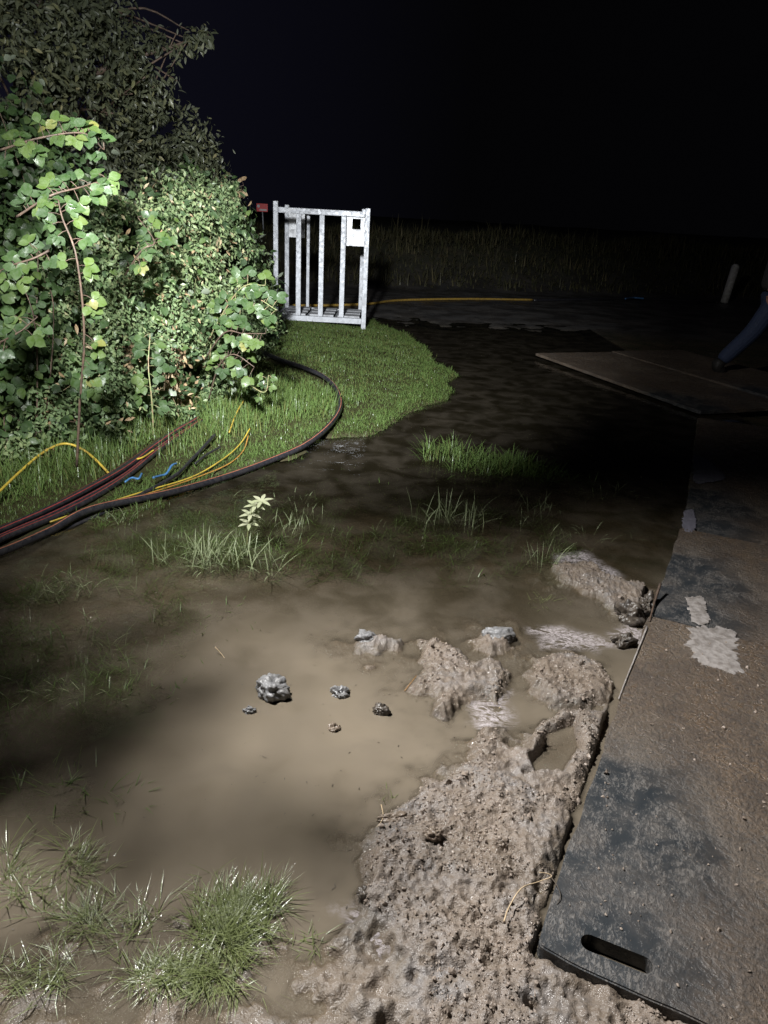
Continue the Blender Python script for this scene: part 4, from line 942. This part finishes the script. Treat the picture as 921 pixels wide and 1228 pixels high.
# individual bramble sprays with big leaves
def spray(pts, leafy, label, seed, cols=M_bramble, size=.072, cane=M_twig, face=(.1, -.75, .6), r=.0065):
    path = smooth_path(pts, 40); rd = random.Random(seed); b = path[0]
    root = empty('bramble_spray', b); tag(root, label, 'bramble spray', 'long leafy bramble canes in front of the hedge')
    pos, nr, dr, sz, rn = [], [], [], [], []; pet = []
    for u in leafy:
        i = int(u*40); p = path[min(i, 40)]; t = (path[min(i+1, 40)]-path[max(i-1, 0)]).normalized(); sd = rd.choice((-1, 1))
        side = t.cross(Vector(face)).normalized()*sd; e = p+side*size*rd.uniform(.5, .9)+Vector((0, -.02, rd.uniform(-.03, .03)))
        pet.append(([p, p.lerp(e, .5)+Vector((0, 0, .005)), e], .0022, .0015, 5))
        hue = rd.uniform(.2, .95)
        for k, an in enumerate((0, 1.15, -1.15) if rd.random() < .75 else (0, 1.0, -1.0, 1.9, -1.9)):
            f = Vector(face)+Vector((rd.uniform(-.45, .45), rd.uniform(-.3, .3), rd.uniform(-.45, .45))); f.normalize()
            d = Matrix.Rotation(an, 3, f) @ side
            pos.append(e[:]); nr.append(f[:]); dr.append((d+Vector((0, 0, -.15)))[:]); sz.append(size*rd.uniform(.8, 1.1)*(1 if k == 0 else .85)); rn.append(min(1, max(0, hue+rd.uniform(-.1, .1))))
    L = Leaves(); L.add(np.array(pos), norm(np.array(nr)), norm(np.array(dr)), np.array(sz), 'oval', np.array(rn), fold=.22, curl=.18)
    adopt(L.build('leaves', cols, None), root); adopt(link('cane', join_tubes('cane', [(path, r, r*.4, 7)]+pet), cane), root)
    return root
fr = lambda n, a=.05, b=1.0: [a+(b-a)*i/(n-1) for i in range(n)]
spray([P(250, 470, 5.9), P(255, 400, 5.7), P(275, 372, 5.5), P(305, 358, 5.35), P(332, 372, 5.25)], fr(20, .3), 'thick bright leafed cane jutting right in front of the rack', 1, size=.082, cane=M_stem)
spray([P(235, 440, 5.8), P(262, 385, 5.6), P(290, 345, 5.4), P(318, 342, 5.35)], fr(16, .3), 'upper leafy cane above the one jutting toward the rack', 2, size=.082, cane=M_stem)
spray([P(250, 480, 5.7), P(262, 440, 5.5), P(280, 425, 5.35), P(305, 440, 5.3)], fr(14, .3), 'low cane with pale undersides near the verge grass', 3, size=.082)
spray([P(240, 440, 5.7), P(268, 400, 5.4), P(292, 400, 5.3), P(318, 400, 5.2)], fr(13, .4), 'cane with yellowing leaf tips below the jutting one', 4, size=.070, cols=M_bramble)
spray([P(92, 560, 3.95), P(96, 480, 3.9), P(101, 400, 3.8), P(92, 310, 3.75), P(75, 262, 3.8), P(70, 240, 3.85)], fr(22, .28), 'tall upright cane rising from the grass at left', 5, size=.070, r=.008)
spray([P(20, 260, 3.9), P(60, 235, 3.9), P(95, 225, 4.0), P(128, 215, 4.2)], fr(20, .1), 'cane of dark leaves running right at upper left', 6, size=.074)
spray([P(0, 180, 4.1), P(50, 165, 4.1), P(100, 160, 4.2), P(125, 180, 4.3)], fr(22, .05), 'topmost cane of broad dark leaves', 7, size=.074)
spray([P(60, 300, 3.8), P(40, 310, 3.75), P(15, 318, 3.75), P(-10, 330, 3.8)], fr(12, .1), 'cane of leaves hanging at the left edge', 8, size=.070)
spray([P(185, 540, 5.0), P(182, 480, 4.9), P(178, 440, 4.9), P(180, 400, 5.0)], fr(10, .3), 'short upright cane in the middle of the hedge foot', 9, size=.08, cane=M_stem)
spray([P(150, 330, 5.0), P(170, 300, 4.9), P(185, 290, 4.95), P(165, 260, 5.1)], fr(13, .1), 'cane of mixed leaves above the pale thicket', 10, size=.070)
spray([P(-20, 420, 3.9), P(20, 400, 3.8), P(45, 380, 3.9)], fr(12, .1), 'short leafy cane low at the left edge', 11, size=.08)
spray([P(270, 440, 6), P(300, 462, 5.6), P(318, 470, 5.5), P(322, 450, 5.5)], fr(9, .4), 'young yellow green runner hanging over the verge', 12, size=.05, cane=M_stem)
spray([P(262, 245, 8.2), P(280, 228, 8.2), P(292, 222, 8.2)], fr(5, .5), 'thin twig with a dry leaf sticking out against the sky', 13, size=.074, cols=M_dry)
spray([P(120, 420, 4.6), P(110, 440, 4.3), P(108, 455, 4.2), P(120, 450, 4.2)], fr(8, .3), 'five pointed leaf cluster drooping over the lower thicket', 14, size=.074, cane=M_stem)
# unseen leafy twigs added near the lamp to shade the water and mats
ob = empty('shade_branch', (-3.6, 2.2, 3.2)); tag(ob, 'unseen leafy branch added over the water to shade it', 'branch')
bs = [((-1.62, 2.36, 2.55), (-1.38, 2.22, 2.55)), ((-1.5, 2.7, 2.75), (-.72, 2.78, 2.70)), ((-1.3, 2.75, 2.6), (-.80, 3.1, 2.75)), ((-1.36, 2.2, 2.55), (-1.13, 2.10, 2.55))]
tw = [(smooth_path([(-3.6, 2.2, 3.2), (-2.7, 2.4, 2.95), a], 10), .03, .012, 6) for a, b in bs]+[(smooth_path([a, Vector(a).lerp(Vector(b), .5)+Vector((0, .03, .03)), b], 10), .011, .003, 5) for a, b in bs]
adopt(link('twigs', join_tubes('twigs', tw), M_twig), ob)
rgb = np.random.default_rng(5); pp_ = []
for (a, b), n_, sd in zip(bs, (120, 60, 40, 9), (.10, .06, .05, .02)):
    t_ = rgb.random(n_)[:, None]; pp_.append(np.array(a)*(1-t_)+np.array(b)*t_+rgb.normal(size=(n_, 3))*sd*np.array([1, 1, .4]))
pp_ = np.concatenate(pp_); n = len(pp_); L = Leaves()
L.add(pp_, norm(rgb.normal(size=(n, 3))*.5+np.array([0, 0, 1])), norm(rgb.normal(size=(n, 3))), rgb.uniform(.05, .09, n), 'oval', rgb.random(n)); adopt(L.build('leaves', M_tree), ob)
print('done build')
